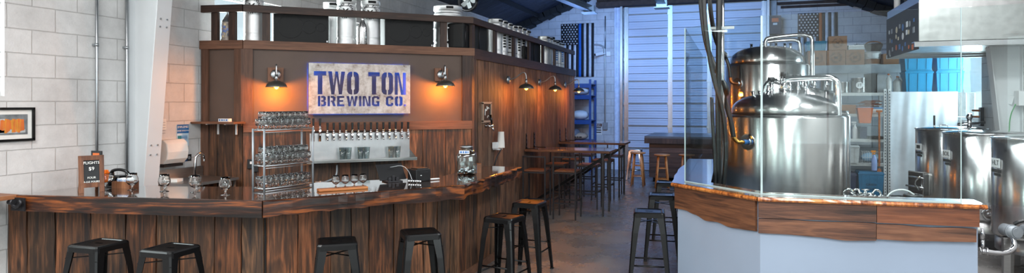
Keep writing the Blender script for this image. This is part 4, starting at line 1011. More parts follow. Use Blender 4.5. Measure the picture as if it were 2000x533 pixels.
# along the angled front
def ontop(px, off): q = W(px, off); return Vector((q.x, q.y, KZ))
fkegs = [(496, -.17, .118, .59, 'slim keg nearest the stein, behind the left rail', True, -1),
         (649, -.56, .118, .59, 'slim keg half hidden right of the long black box', False, 0),
         (677, -.17, .125, .59, 'slim keg with round brewery logo left of the steel growler', True, 0),
         (724, -.19, .125, .59, 'slim keg with round brewery logo right of the steel growler', True, 0),
         (875, -.30, .2, .59, 'wide keg at the right end of the front rail', False, 0)]
pl_ = at_line(496, *LL)
for px, off, r, H, lb, lg_, _ in fkegs:
    q = ontop(px, off); keg('steel_keg', r, H, lb, q, angc-.25, logo=lg_, slim=r < .15)
q = ontop(470, -.6); 
# lettering down the half hidden keg
# long black speaker boxes
def blackbox(name, pxa, pxb, off, h, d, label, z0=0, nside_=None):
    a, b = W(pxa, off), W(pxb, off); L = math.hypot(b.x-a.x, b.y-a.y)
    t = thing(name, label, 'loudspeaker', ((a.x+b.x)/2, (a.y+b.y)/2, KZ+z0), angc); m = MB(); m.box((0, d/2, h/2), (L, d, h)); m.build('cabinet', M_blackm, t, bevel=.008)
    for x, r in ((L*.14, h*.2), (L*.36, h*.13), (-L*.2, h*.36)):
        m = MB(); m.torus((x, -.001, h/2), r, .003, 'y'); m.build('speaker_ring', M_blackp, t)
    m = MB(); m.box((L*.47, -.003, .03), (.015, .006, .02)); m.build('badge', M_chrome, t)
    return t
hb = hz(24, W(590, 0).z)-KZ-.02
blackbox('black_speaker', 534, 642, -.10, .40, .3, 'long black loudspeaker cabinet lying behind the left front rail')
blackbox('black_speaker', 752, 846, -.10, .40, .3, 'long black loudspeaker cabinet left of the wide keg')
# stein
q = at_line(432, *LL); q = Vector((q.x, q.y+.1, KZ))
se = thing('beer_stein', 'tall decorated beer stein with pointed pewter lid at the rail corner', 'stein', q, .2); k = 1.15
m = MB(); m.lathe([(0, 0), (.062*k, 0), (.066*k, .012), (.06*k, .03), (.057*k, .04), (.052*k, .18*k), (.055*k, .19*k), (.05*k, .2*k), (0, .2*k)], n=24); m.build('mug', plain('stein cream', '8a7f76', .4, var=.3, scale=30), se)
m = MB(); rnd = random.Random(9)
for i in range(34):
    a = rnd.uniform(0, 6.28); z = rnd.uniform(.05, .18)*k; m.tint = rnd.choice([(.2, .3, .7), (.9, .5, .3), (.12, .12, .15), (.8, .7, .5)]); m.box((.0555*k*math.cos(a), .0555*k*math.sin(a), z), (.006, .028, .03), a)
m.build('painted_relief', plain('relief paint', 'd8d0c8', .4, use_tint=True), se)
m = MB(); m.lathe([(.056*k, .2*k), (.05*k, .215*k), (.03*k, .25*k), (.008, .285*k), (.006, .3*k), (0, .305*k)], n=24); m.build('lid', M_galv, se)
m = MB(); m.tube([(.055*k, 0, .17*k), (.09*k, 0, .18*k), (.105*k, 0, .13*k), (.09*k, 0, .07*k), (.056*k, 0, .06*k)], .007, 8, 2); m.build('handle', plain('stein brown', '6b4a2e', .4), se)
# steel growler with swing top
q = ontop(708, -.02); gw = thing('steel_growler', 'polished steel growler bottle with swing top behind the front rail', 'bottle', q)
m = MB(); m.lathe([(0, 0), (.057, 0), (.06, .006), (.06, .205), (.056, .235), (.034, .28), (.022, .31), (.021, .335), (.026, .338), (.026, .35), (0, .352)], n=28); m.build('bottle_body', M_ss, gw)
m = MB(); m.cyl((0, 0, .345), (0, 0, .368), .02, n=14); m.build('stopper', M_wtpl, gw)
m = MB()
for s in (-1, 1): m.tube([(0, 0, .375), (s*.028, 0, .36), (s*.036, 0, .30), (s*.028, 0, .285)], .002, 6)
m.build('swing_wire', M_galv, gw)
# kegs along the side, nearest first: picture column of the axis, radius, height, distance behind rail
def side_keg(px, x, r, H, label, top=None, **kw):
    p = at_x(px, x); return keg('steel_keg', r, H, label, (x, p.y, KZ), R(60), slim=r < .15, **kw)
XS = CX-.22
XWD = CX-.58
rows = [(9.27, XWD, .2, .58), (9.69, XWD, .2, .57), (10.11, XWD, .2, .575), (9.66, XS, .118, .59), (9.91, XS, .118, .59), (10.16, XS, .118, .58), (10.41, XS, .118, .57), (10.66, XS, .118, .59), (10.91, XS, .118, .585), (11.16, XS, .118, .57),
        (12.22, XWD, .2, .58), (12.64, XWD, .2, .58), (12.44, XS, .118, .59), (12.68, XS, .118, .59), (12.92, XS, .118, .57), (13.16, XS, .118, .56), (13.40, XS, .118, .55), (13.64, XS, .118, .56)]
for i, (px, x, r, H) in enumerate(rows):
    lb = '%s keg from the corner along the side rail, %s' % (ORD[i], 'wide' if r > .15 else 'slim')
    t = keg('steel_keg', r, H, lb, (x, px, KZ), R(60), slim=r < .15)
    if i in (4, 5, 7, 8, 15, 17):   # printed marks down the slim kegs
        m = MB(); rnd = random.Random(i)
        for k in range(7): z = .17+k*.045; a = R(-62+rnd.uniform(-6, 6)); a = -R(95); m.box((r*1.0*math.cos(a), r*1.0*math.sin(a), z), (.05, .004, .026), 0)
        m.build('printed_mark', M_ink if i < 12 else M_bluehandle, t)
    if i in (14, 16): m = MB(); m.cyl((0, 0, H*.95), (0, 0, H+.05), r*.9, r*.85, n=20); m.build('black_cap', M_blackp, t)
def side_box(pxa, pxb, x, h, label, d=.28):
    a, b = at_x(pxa, x), at_x(pxb, x); t = thing('black_speaker', label, 'loudspeaker', (x-d/2, (a.y+b.y)/2, KZ)); L = b.y-a.y
    m = MB(); m.box((0, 0, h/2), (d, L, h)); m.build('cabinet', M_blackm, t, bevel=.02)
    m = MB(); m.tube([(d/2+.004, -L*.2, .03), (d/2+.004, -L*.2, h-.03)], .008, 6); m.build('edge_strip', M_gun, t)
for a, b, h, lb in ((905, 917, .34, 'black cabinet just round the corner on the side rail'), (928, 952, .4, 'boxy black loudspeaker between first and second side posts'), (1024, 1031, .26, 'small black case near the middle of the side rail'), (1037, 1056, .37, 'rounded black loudspeaker toward the far end of the side rail')): side_box(a, b, CX-.07, h, lb)
# round unit heater fan above the corner
p = at_x(914, CX-1.2); fn = thing('round_fan', 'round silver fan hanging under the dark roof above the kegs', 'fan', (CX-1.2, p.y, hz(2, p.z)))
m = MB(); m.torus((0, 0, 0), .17, .03, 'y', 30, 10); m.cyl((0, .02, 0), (0, .12, 0), .12, .08, n=24); m.build('fan_ring', M_gun, fn)
m = MB()
for k in range(5):
    a = R(72*k); m.bar((0, 0, 0), (.15*math.cos(a), 0, .15*math.sin(a)), .08, .006, (0, 1, .5))
m.cyl((0, -.03, 0), (0, .03, 0), .03); m.build('blades', M_galv, fn); m = MB(); m.cyl((0, .05, .1), (0, .05, ridge_h(CX-1.2)-fn.location.z), .012); m.build('drop_rod', M_gun, fn)

# ================================================================= FAR LEFT CORNER: FLAG, RACK, SIGN, CAMERA
def flag(px0, px1, py0, y, label, stripe_hex, stripe_name, hh=1.52):
    a, b = at_y(px0, y-.03), at_y(px1, y-.03); w = b.x-a.x; z1 = hz(py0, (a.z+b.z)/2)
    t = thing('hanging_flag', label, 'flag', ((a.x+b.x)/2, y-.02, z1)); ns = 13; sw = w/13
    def wavy(m, x0, x1, za, zb, off=0):
        n, k = 2, 12; vs = []; fs = []
        for i in range(k+1):
            z = za+(zb-za)*i/k
            for x in (x0, x1): d = .012*math.sin(z*6+x*5)+.01*math.sin(x*17); vs.append((x, -.015+d*.6+off, z))
        fs = [(2*i, 2*i+1, 2*i+3, 2*i+2) for i in range(k)]
        m.add(vs, fs, True)
    cols = {}
    for i in range(13):
        x0 = -w/2+i*sw; c = 'k' if i % 2 == 0 else 'w'
        if i == 7: c = 's'
        if i < 7: wavy(cols.setdefault(c if c != 's' else 'k', MB()), x0, x0+sw, -hh, -hh*.4-.0)
        else: wavy(cols.setdefault(c, MB()), x0, x0+sw, -hh, 0)
    wavy(cols['k'], -w/2, -w/2+7*sw, -hh*.4, 0)
    MK = plain('flag black', '15161a', .8); MW = plain('flag white', 'c3c7cf', .8); MS = plain(stripe_name, stripe_hex, .8)
    cols['k'].build('black_cloth', MK, t, solid=.003); cols['w'].build('white_stripes', MW, t, solid=.003); cols['s'].build('coloured_stripe', MS, t, solid=.003)
    st = MB()
    for r in range(9):
        for c in range(6 if r % 2 == 0 else 5):
            cx = -w/2+7*sw*((c+.5 if r % 2 == 0 else c+1)/6); cz = -hh*.4*(r+.5)/9
            d = .012*math.sin(cz*6+cx*5)+.01*math.sin(cx*17); pts = []
            for q in range(10): rr = .03 if q % 2 == 0 else .012; aa = R(90+36*q); pts.append((cx+rr*math.cos(aa), -.042+d*.3, cz+rr*math.sin(aa)))
            st.add(pts, [tuple(reversed(range(10)))])
    st.build('stars', MW, t)
    return t
flag(1096, 1160, 46, YF, 'black and white flag with a blue stripe on the far wall above the rack', '1f63b8', 'blue line')
# blue pallet rack with sacks
a = at_y(1157, 17.6); xr1 = a.x; 
rk2 = thing('blue_storage_rack', 'blue steel storage rack behind the cooler end holding sacks', 'rack', (xr1-.9, 17.75, 0)); zz = [hz(p, 18.0) for p in (277, 238, 190, 168)]
for sx in (-.9, .88):
    for sy in (-.35, .35):
        m = MB(); m.box((sx, sy, 1.25), (.06, .04, 2.5))
        for k in range(24): m.box((sx, sy-.0215, .1+k*.1), (.03, .002, .035))
        m.build('upright', M_blue, rk2)
for z in zz:
    m = MB(); m.box((0, -.35, z), (1.8, .05, .11)); m.box((0, .35, z), (1.8, .05, .11)); m.box((0, 0, z+.05), (1.8, .7, .02)); m.build('shelf_beam', M_blue, rk2)
def sack(px, py, w, h, label, col, grp=None):
    p = at_y(px, 17.6); z = min(zz, key=lambda q: abs(q+.06+h/2-hz(py, p.z)))+.06
    t = thing('grain_sack', label, 'sack', (p.x, 17.6, z)); m = MB(); m.ball((0, 0, h*.5), 1, 20, (w/2, .26, h*.52)); o = m.build('sack_body', plain('sack '+col, col, .7, var=.08, scale=4, bump=.4), t)
    for v in o.data.vertices: v.co.z = max(v.co.z, .0)
    return t
sack(1133, 225, .5, .26, 'plump white sack on the middle of the blue rack', 'd5d8de'); t = sack(1131, 266, .5, .2, 'beige printed sack on the lower shelf of the blue rack', 'b49c86'); mm_ = MB()
for x, k in ((-.14, .06), (-.05, .05), (.02, .04), (.1, .07)): mm_.box((x, -.262, .09), (k, .012, .025))
mm_.build('printed_mark', M_gun, t)
sack(1134, 182, .55, .24, 'white sack on the upper shelf of the blue rack', 'c9ccd2')
sack(1126, 262, .2, .3, 'small dark and white bag beside the beige sack', '6b6e78')
a, b = at_y(1162, YF), at_y(1176, YF); z1, z0 = hz(241, a.z), hz(263, a.z)
ns = thing('no_entry_notice', 'white notice headed NO on the far wall left of the big door', 'sign', ((a.x+b.x)/2, YF, (z0+z1)/2)); w = b.x-a.x; h = z1-z0
m = MB(); m.box((0, -.005, 0), (w, .008, h)); m.build('sheet', M_paper, ns); m = MB(); m.box((0, -.0105, h*.36), (w*.95, .003, h*.26)); m.build('header', plain('brown header', '5a2d1c', .6), ns)
text('NO', .075, M_wtpl, frame((0, -.013, h*.35), (1, 0, 0), (0, 0, 1)), ns); text('PETS', .05, M_ink, frame((0, -.0105, h*.1), (1, 0, 0), (0, 0, 1)), ns) if False else None
m = MB()
for j in range(3): m.box((0, -.0105, h*.12-j*h*.2), (w*.75, .002, h*.09))
m.build('notice_text', M_ink, ns)
a = at_y(1182, YF-.04); pp = thing('conduit_pipe', 'grey conduit on the far wall ending in a switch box', 'conduit', (a.x, YF-.04, 0)); zb_, zt_ = hz(246, a.z), hz(102, a.z); zc_ = hz(88, a.z)
m = MB(); m.tube([(0, 0, zb_), (0, 0, zc_-.2), (-.05, 0, zc_-.03), (-.2, 0, zc_+.02), (-.33, 0, zc_+.02)], .018, 8, 2); m.build('tube', M_galv, pp); m = MB(); m.box((0, .01, zb_), (.13, .06, .2)); m.build('switch_box', M_grey, pp)
m = MB(); m.cyl((0, 0, zc_-.1), (0, 0, 4.3), .015, n=8); m.build('upper_tube', M_galv, pp)
a = at_y(1172, YF-.15); sc_ = thing('security_camera', 'small white security camera on the far wall beside the flag', 'camera', (a.x, YF-.15, hz(105, a.z)))
m = MB(); m.bar((-.12, -.1, -.03), (.06, .05, .02), .09, .08); m.build('camera_body', M_wtpl, sc_); m = MB(); m.cyl((.03, .03, 0), (.18, .15, .02), .02); m.box((.22, .12, .0), (.12, .06, .12)); m.build('mount', M_wtpl, sc_)
m = MB(); m.cyl((-.13, -.11, -.033), (-.115, -.095, -.028), .03, n=14); m.build('lens', M_blackp, sc_)

# ================================================================= HIGH TABLES AND SEATS
def high_table(ya, yb, x1, px_a, px_b, label):
    t = thing('wall_table', label, 'table', (CX+.03, ya, 0)); L = x1-CX-.03; d = yb-ya; h = 1.07
    m = MB(); m.box((L/2, d/2, h-.02), (L, d, .04)); m.build('table_top', W_table, t, bevel=.004)
    m = MB(); m.bar((L-.05, d/2, h-.06), (.02, d/2, .12), .03, .045); m.build('diagonal_brace', M_black, t)
    for y in (.08, d-.08): m = MB(); m.box((L-.12, y, (h-.04)/2), (.03, .03, h-.04)); m.build('leg', M_gun, t)
    m = MB(); m.box((L-.12, d/2, h-.055), (.03, d-.14, .03)); m.build('under_rail', M_gun, t)
    for y in (.12, d-.12):
        m = MB(); m.loft([(-.01, y-.022, h), (.0, y-.022, h), (.0, y+.022, h), (-.01, y+.022, h)], [(-.01, y-.012, h+.26), (.0, y-.012, h+.26), (.0, y+.012, h+.26), (-.01, y+.012, h+.26)])
        m.box((.1, y, h+.004), (.22, .04, .008)); m.cyl((0, y-.03, h+.01), (0, y+.03, h+.01), .018, n=10)
        for z in (.08, .15, .22): m.cyl((-.002, y, h+z), (.008, y, h+z), .012, n=8)
        m.build('strap_hinge', M_black, t)
    return t
ta = at_h(1186, 295, 1.07); high_table(ta.y-.02, ta.y+.68, ta.x+.04, 0, 0, 'nearer high wall table with strap hinges and a black brace')
tb_ = at_h(1218, 279.5, 1.07); high_table(tb_.y, tb_.y+.75, tb_.x+.02, 0, 0, 'farther high wall table with a long black diagonal brace')
def bar_chair():
    t = thing('bar_chair', 'x', 'bar chair', (0, 0, 0), 0, 'metal framed bar chairs at the wall tables')
    w, d, sh, bh = .36, .38, .77, 1.0; q = .021
    for sx in (-1, 1):
        MB().box((sx*w/2, -d/2, bh/2), (q, q, bh)).build('leg', M_gun, t); MB().box((sx*w/2, d/2, sh/2), (q, q, sh)).build('leg', M_gun, t)
    m = MB(); m.box((0, -d/2, bh-q/2), (w, q, q)); m.build('back_rail', M_gun, t)
    m = MB(); m.box((0, -d/2, sh-.035), (w, q*.9, q)); m.box((0, d/2, sh-.035), (w, q*.9, q)); m.box((-w/2, 0, sh-.035), (q*.9, d, q)); m.box((w/2, 0, sh-.035), (q*.9, d, q)); m.build('seat_frame', M_gun, t)
    m = MB(); m.box((0, .01, sh-.008), (w-.03, d+.01, .025)); m.build('seat', W_chair, t, bevel=.003)
    for (c, s) in (((0, d/2, .26), (w, q*.9, q)), ((0, -d/2, .26), (w, q*.9, q)), ((-w/2, 0, .30), (q*.9, d, q)), ((w/2, 0, .30), (q*.9, d, q))): MB().box(c, s).build('foot_rail', M_gun, t)
    return t
bc = bar_chair(); first = True
for (x, y, rz, lb) in ((at_h(1110, 331, .77).x, at_h(1117, 426, 0).y, 0, 'bar chair nearest the camera at the near side of the nearer wall table'),
                       (at_h(1047, 331, .77).x, at_h(1117, 426, 0).y-.05, 0.05, 'bar chair beside the board wall at the near side of the nearer wall table'),
                       (at_h(1078, 320, .79).x, ta.y+.85, math.pi, 'bar chair beside the wall behind the nearer wall table'),
                       (at_h(1143, 320, .79).x+.02, ta.y+.9, math.pi, 'bar chair at the aisle end behind the nearer wall table'),
                       (at_h(1172, 311, .79).x, tb_.y-.25, 0, 'bar chair at the aisle end before the farther wall table'),
                       (at_h(1172, 311, .79).x-.6, tb_.y-.22, 0, 'bar chair by the wall before the farther wall table'),
                       (at_h(1195, 302, .79).x, tb_.y+.95, math.pi, 'farthest bar chair at the aisle end of the farther wall table'),
                       (at_h(1195, 302, .79).x-.62, tb_.y+.98, math.pi, 'bar chair by the wall behind the farther wall table')):
    o = bc if first else dup(bc); first = False; o.location = (x, y, 0); o.rotation_euler = (0, 0, rz); o['label'] = lb
# black metal stools
def metal_stool(mat, name='metal_stool', H=.76):
    t = thing(name, 'x', 'bar stool', (0, 0, 0)); s = .148
    m = MB()
    def ring(r, z, c=.03, n=4):
        out = []
        for cx, cy, a0 in ((1, 1, 0), (-1, 1, 90), (-1, -1, 180), (1, -1, 270)):
            for k in range(n): a = R(a0+90*k/(n-1)); out.append((cx*(r-c)+c*math.cos(a), cy*(r-c)+c*math.sin(a), z))
        return out
    rg = [ring(s+.004, H-.05), ring(s+.003, H-.014), ring(s-.004, H-.003), ring(s-.014, H), ring(s-.024, H-.002), ring(s-.03, H-.007)]
    hol = [(.04*math.copysign(abs(math.cos(R(360*(k+.5)/16)))**.7, math.cos(R(360*(k+.5)/16))), .016*math.copysign(abs(math.sin(R(360*(k+.5)/16)))**.7, math.sin(R(360*(k+.5)/16))), H-.007) for k in range(16)]
    rg.append(hol); rg.append([(x, y, H-.03) for x, y, z in hol])
    vs = [p for r in rg for p in r]; fs = []
    for i in range(len(rg)-1):
        for k in range(16): fs.append((16*i+k, 16*i+(k+1) % 16, 16*i+16+(k+1) % 16, 16*i+16+k))
    m.add(vs, fs, False); m.build('seat', mat, t, solid=-.0015)
    def L(cx, cy, r, z, arm, th=.005):
        x, y = cx*r, cy*r; b = .012
        return [(x-cx*b, y, z), (x, y-cy*b, z), (x, y-cy*arm, z), (x-cx*th, y-cy*arm, z), (x-cx*th, y-cy*(b+.002), z), (x-cx*(b+.002), y-cy*th, z), (x-cx*arm, y-cy*th, z), (x-cx*arm, y, z)]
    for cx in (1, -1):
        for cy in (1, -1):
            mm = MB(); P0, P1, P2 = L(cx, cy, s+.001, H-.035, .075), L(cx, cy, s+.02, H-.2, .062), L(cx, cy, s+.062, 0.004, .036)
            if cx*cy < 0: P0, P1, P2 = P0[::-1], P1[::-1], P2[::-1]
            mm.loft(P2, P1); mm.loft(P1, P0); mm.build('leg', mat, t); 
            MB().box((cx*(s+.045), cy*(s+.045), .006), (.035, .035, .012)).build('rubber_foot', M_blackm, t)
    def rad(z): return s+.02+(.042)*(H-.2-z)/(H-.2)
    for z, axs in ((.24, 'x'), (.30, 'y')):
        r = rad(z)-.02
        for sg_ in (1, -1):
            if axs == 'x': p, q = (-r, sg_*r, z), (r, sg_*r, z)
            else: p, q = (sg_*r, -r, z), (sg_*r, r, z)
            MB().cyl(p, q, .008, n=8).build('foot_rail', mat, t)
    mm = MB(); r = s+.005; mm.bar((-r, -r, H-.1), (r, r, H-.1), .02, .006); mm.bar((-r, r, H-.107), (r, -r, H-.107), .02, .006); mm.build('cross_brace', mat, t)
    return t
ms = metal_stool(M_black); first = True
for px, py, rz, lb, gp in ((193, 473, .03, 'black metal stool at far left in front of the bar', 0), (333, 482, .02, 'second black metal stool from the left at the bar', 0), (658, 469, .62, 'black metal stool in front of the bar right of the counter corner', 0), (821, 451, .66, 'black metal stool fourth from the left along the bar', 0),
                       (985, 421, 1.4, 'black metal stool at the bar end, nearer of the aisle pair', 0), (1034, 393.5, 1.5, 'black metal stool at the bar end, farther of the aisle pair', 0),
                       (1268, 411, .12, 'black metal stool nearest along the brewery counter', 0), (1293, 379, .1, 'second black metal stool along the brewery counter', 0), (1304, 355, .1, 'third black metal stool along the brewery counter', 0)):
    p = at_h(px, py, .76); o = ms if first else dup(ms); first = False; o.location = (p.x, p.y, 0); o.rotation_euler = (0, 0, rz); o['label'] = lb; o['group'] = 'black metal stools'
# round wooden stools and far bar table
def wood_stool():
    t = thing('wooden_stool', 'x', 'bar stool', (0, 0, 0), 0, 'round wooden stools at the far table'); H = .75
    m = MB(); m.lathe([(0, H-.035), (.15, H-.035), (.165, H-.028), (.17, H-.015), (.165, H-.003), (.15, H), (0, H)], n=28); m.build('seat', W_pine, t)
    for k in range(4):
        a = R(45+90*k); MB().cyl((.19*math.cos(a), .19*math.sin(a), 0), (.105*math.cos(a), .105*math.sin(a), H-.03), .0165, .02, n=10).build('leg', W_pine, t)
    for i, z in enumerate((.22, .30, .45, .52)):
        r = (.19-.085*z/H)*.7071
        for s in (1, -1):
            p, q = ((-r, s*r, z), (r, s*r, z)) if i % 2 == 0 else ((s*r, -r, z), (s*r, r, z)); MB().cyl(p, q, .0095, n=8).build('rung', M_gun if i == 1 else W_pine, t)
    return t
ws = wood_stool()
p = at_h(1246, 297, .75); ws.location = (p.x, p.y, 0); ws['label'] = 'round wooden stool left of the far dark bar table'
p = at_h(1293, 301, .75); dup(ws, (p.x, p.y, 0), .2, 'round wooden stool in front of the far dark bar table')
p = at_h(1341, 301, .75); dup(ws, (p.x, p.y, 0), .1, 'round wooden stool half seen at the edge of the glass screen')
gs = metal_stool(M_ss, 'steel_stool', .74); p = at_h(1256, 291, .74); gs.location = (p.x+.05, p.y-1.0, 0); gs['label'] = 'bare steel stool standing behind the left wooden stool'; gs['group'] = 'bare steel stools'
gs.location = (-2.24, 15.85, 0)
a = at_h(1264, 276, 1.0); b0 = at_y(1262, a.y)
ft_ = thing('dark_bar_table', 'large dark boarded bar table on castors before the big door', 'table', (-1.97, 15.4, 0)); 
m = MB(); m.box((1.25, 1.0, 1.05), (2.5, 2.0, .06)); m.build('table_top', wood('slate top', ['26282d', '3c4048', '555a63'], 'x', .35, knots=False), ft_, bevel=.004)
m = MB(); m.box((1.25, .012, .97), (2.5, .03, .12)); m.box((.012, 1.0, .97), (.03, 2.0, .12)); m.build('apron', W_railz, ft_)
pr_ = siding((.10, .08), (2.4, .08), .1, .92, 3, 3, (0, -1), W_side, 'x', ft_); bpy.data.objects.remove(pr_)
m = MB(); rnd = random.Random(2)
for i in range(7):
    k = rnd.uniform(.55, 1.1); m.tint = (k, k, k); m.seed = (rnd.random(),)*3; m.box((1.25, 1.0, .12+.116*i+.055), (2.3, 1.85+rnd.uniform(0, .01), .112))
m.build('board_body', wood('body boards', ['2a1d18', '4a3228', '6a4a3a'], 'x', .6), ft_)
for x in (.2, 2.3):
    for y in (.2, 1.8): mm = MB(); mm.cyl((x-.02, y, .045), (x+.02, y, .045), .045, n=16); mm.box((x, y, .09), (.05, .07, .02)); mm.build('castor', M_black, ft_)
# ================================================================= BREWERY COUNTER WITH GLASS SCREEN
g0 = at_h(1312, 356, BT); g1 = at_h(1480, 384.5, BT); g2 = at_h(1928, 400, BT); g3 = Vector((g0.x-.02, 9.35, 0))
bc2 = thing('brewery_counter', 'pale painted angled counter with wavy edged boards and a thin glossy top', 'counter', (g1.x, g1.y, 0))
b2 = Matrix.Translation(-Vector(bc2.location))
rnd = random.Random(12)
fr_ = [(g3.x, g3.y)]+[(g3.x+rnd.uniform(-.02, .02), g3.y+(g0.y-g3.y)*i/9) for i in range(1, 9)]+[(g0.x, g0.y)]+[(g0.x+(g1.x-g0.x)*i/5+rnd.uniform(0, .012), g0.y+(g1.y-g0.y)*i/5) for i in range(1, 5)]+[(g1.x, g1.y)]+[(g1.x+(g2.x-g1.x)*i/7, g1.y+(g2.y-g1.y)*i/7+rnd.uniform(0, .006)) for i in range(1, 7)]+[(g2.x, g2.y)]
TW = .36
bk = [(g2.x, g2.y+.3), (g1.x+.12, g1.y+.3), (g0.x+TW, g0.y+.12), (g3.x+TW, g3.y)]
W_slab = wood('thin live edge slab', ['5a2a12', 'a05a28', 'c6803f'], 'z', .3, coat=.8, contrast=1.6, bump=.3)
m = MB(); m.M = b2.copy(); m.prism(fr_+bk, BT-.03, BT); m.build('countertop', wood('counter slab', ['2a1810', '5d3822', '93602f'], 'x', .12, coat=1.0, knots=False), bc2)
for a, b in ((g0, g1), (g1, g2)):
    L = (Vector((b.x, b.y, 0))-Vector((a.x, a.y, 0))).length; d = Vector((b.x-a.x, b.y-a.y, 0))/L; mm = MB(); n = 30; vs = []
    rr2 = random.Random(3)
    for i in range(n+1): o = rr2.uniform(0, .008); vs += [(L*i/n, -.004, -.002), (L*i/n, -.012-o, -.02), (L*i/n, -.008, -.034), (L*i/n, .01, -.034)]
    fs = []
    for i in range(n):
        for q in range(4): fs.append((4*i+q, 4*i+(q+1) % 4, 4*i+4+(q+1) % 4, 4*i+4+q))
    mm.add(vs, fs); o = mm.build('live_edge', W_slab, bc2); o.matrix_local = b2 @ Matrix(((d.x, -d.y, 0, a.x), (d.y, d.x, 0, a.y), (0, 0, 1, BT), (0, 0, 0, 1)))
# painted base wall
ins = .035
def off2(a, b, k): d = Vector((b[0]-a[0], b[1]-a[1], 0)).normalized(); n = Vector((-d.y, d.x, 0)); return n*k
h0 = at_h(1325, 410, .86); h1v = Vector((g1.x+.02, g1.y+.05, 0)); h2v = Vector((at_h(1902, 470, .77).x, g2.y+.05, 0)); h0 = Vector((g0.x+.055, g0.y+.03, 0))
outer = [(h0.x, g3.y), (h0.x, h0.y), (h1v.x, h1v.y), (h2v.x, h2v.y)]; inn = [(h2v.x, h2v.y+.12), (h1v.x+.05, h1v.y+.12), (h0.x+.13, h0.y+.05), (h0.x+.13, g3.y)]
m = MB(); m.M = b2.copy(); m.prism(outer+inn, 0, BT-.03); m.build('painted_base', M_wallw, bc2)
# boards with wavy lower edge
def wavyboard(px0, px1, A, B, top, bots, name, mat, th=.028, seed=0, yo=0, topw=None):
    a, b = at_line(px0, A, B), at_line(px1, A, B); L = math.hypot(b.x-a.x, b.y-a.y); d = Vector((b.x-a.x, b.y-a.y, 0))/L
    rr = random.Random(seed); n = 40; vs = []; mm = MB(); mm.seed = (rr.random(), rr.random(), rr.random()); k = rr.uniform(.85, 1.1); mm.tint = (k, k, k)
    for i in range(n+1):
        f = i/n; z = 0; 
        q = f*(len(bots)-1); j = min(int(q), len(bots)-2); w = q-j; w = w*w*(3-2*w); z = bots[j]*(1-w)+bots[j+1]*w
        tz = top if topw is None else topw[0]+(topw[1]-topw[0])*f+.004*math.sin(f*9)
        x = L*f; vs += [(x, yo, tz), (x, yo-th, tz), (x, yo-th, z+.004), (x, yo, z)]
    fs = []
    for i in range(n):
        for q in range(4): fs.append((4*i+q, 4*i+(q+1) % 4, 4*i+4+(q+1) % 4, 4*i+4+q))
    fs += [(0, 1, 2, 3), (4*n+3, 4*n+2, 4*n+1, 4*n)]
    mm.add(vs, fs); mm.f = [tuple(reversed(f)) for f in mm.f]
    o = mm.build(name, mat, bc2); o.matrix_local = b2 @ Matrix(((d.x, -d.y, 0, a.x), (d.y, d.x, 0, a.y), (0, 0, 1, 0), (0, 0, 0, 1)))
A0, A1 = (h0.x, h0.y-.002), (h1v.x, h1v.y-.002)
zz2 = [hz(p, dep(h0)+(dep(h1v)-dep(h0))*i/7) for i, p in enumerate((407, 411, 420, 432, 435, 445, 449, 453))]
wavyboard(1322, 1479.5, A0, A1, BT-.034, zz2, 'fascia_board', wood('walnut burl board', ['2b1a12', '653f29', '8a5a3a'], 'x', .5, contrast=1.2, scale=.8), seed=4)
A0, A1 = (h1v.x-.05, h1v.y-.002), (h2v.x+.3, h2v.y-.002); tB = dep(h1v); tC = dep(h2v)
def zB(px, py): p = at_line(px, A0, A1); return hz(py, p.z)
wavyboard(1481, 1710, A0, A1, BT-.034, [zB(1481, 425), zB(1710, 434)], 'fascia_board', W_face, seed=21, th=.03)
wavyboard(1711, 1910, A0, A1, BT-.034, [zB(1711, 434.5), zB(1905, 443)], 'fascia_board', wood('reddish board', ['391d10', '713f24', '8c5434'], 'x', .5), seed=6, th=.03)
wavyboard(1481, 1710, A0, A1, 0, [zB(1481, 455), zB(1540, 458), zB(1600, 463), zB(1640, 469), zB(1710, 470)], 'fascia_board', W_face, seed=17, th=.022, topw=(zB(1481, 426), zB(1710, 436)))
wavyboard(1711, 1905, A0, A1, 0, [zB(1711, 467), zB(1760, 470), zB(1850, 472), zB(1905, 473)], 'fascia_board', wood('reddish board 2', ['3d261a', '6c4530', '8a5f43'], 'x', .5), seed=8, th=.022, topw=(zB(1711, 437), zB(1905, 447)))
# glass screen: four upright panes
gl = thing('glass_screen', 'tall clear glass screen standing along the top of the brewery counter', 'glass screen', (g1.x, g1.y+.1, BT))
bg = Matrix.Translation(-Vector(gl.location))
GT = 2.57
ga = at_h(1338, 355, BT); gb = at_h(1487.5, 380, BT); gc = at_line(1877, (gb.x, gb.y), (g2.x, g2.y+.04)); gd = at_h(2010, 405, BT)
def pane(p, q, z0=BT+.001, z1=GT, name='pane'):
    p, q = Vector((p.x, p.y, 0)), Vector((q.x, q.y, 0)); d = (q-p).normalized(); p = p+d*.004; q = q-d*.004
    m = MB(); m.M = bg.copy(); m.bar((p.x, p.y, (z0+z1)/2), (q.x, q.y, (z0+z1)/2), .010, z1-z0); m.build(name, M_pane, gl)
gz = Vector((ga.x, 10.3, 0))
pane(ga, gz); pane(ga, gb); pane(gb, gc); pane(gc, gd)
M_edge = plain('pale glass edge', 'a9bcbc', .3, bump=0)
m = MB(); m.M = bg.copy()
for p, w in ((ga, .010), (gb, .016), (gc, .006)): mm = MB(); mm.M = bg.copy(); mm.box((p.x, p.y, (BT+GT)/2+.0), (w, w, GT-BT-.002)); mm.build('corner_edge', M_edge, gl)
for p, q in ((ga, gb), (gb, gc)):
    mm = MB(); mm.M = bg.copy(); mm.bar((p.x, p.y-.0, BT+.006), (q.x, q.y-.0, BT+.004), .014, .008); mm.build('base_channel', M_edge, gl)
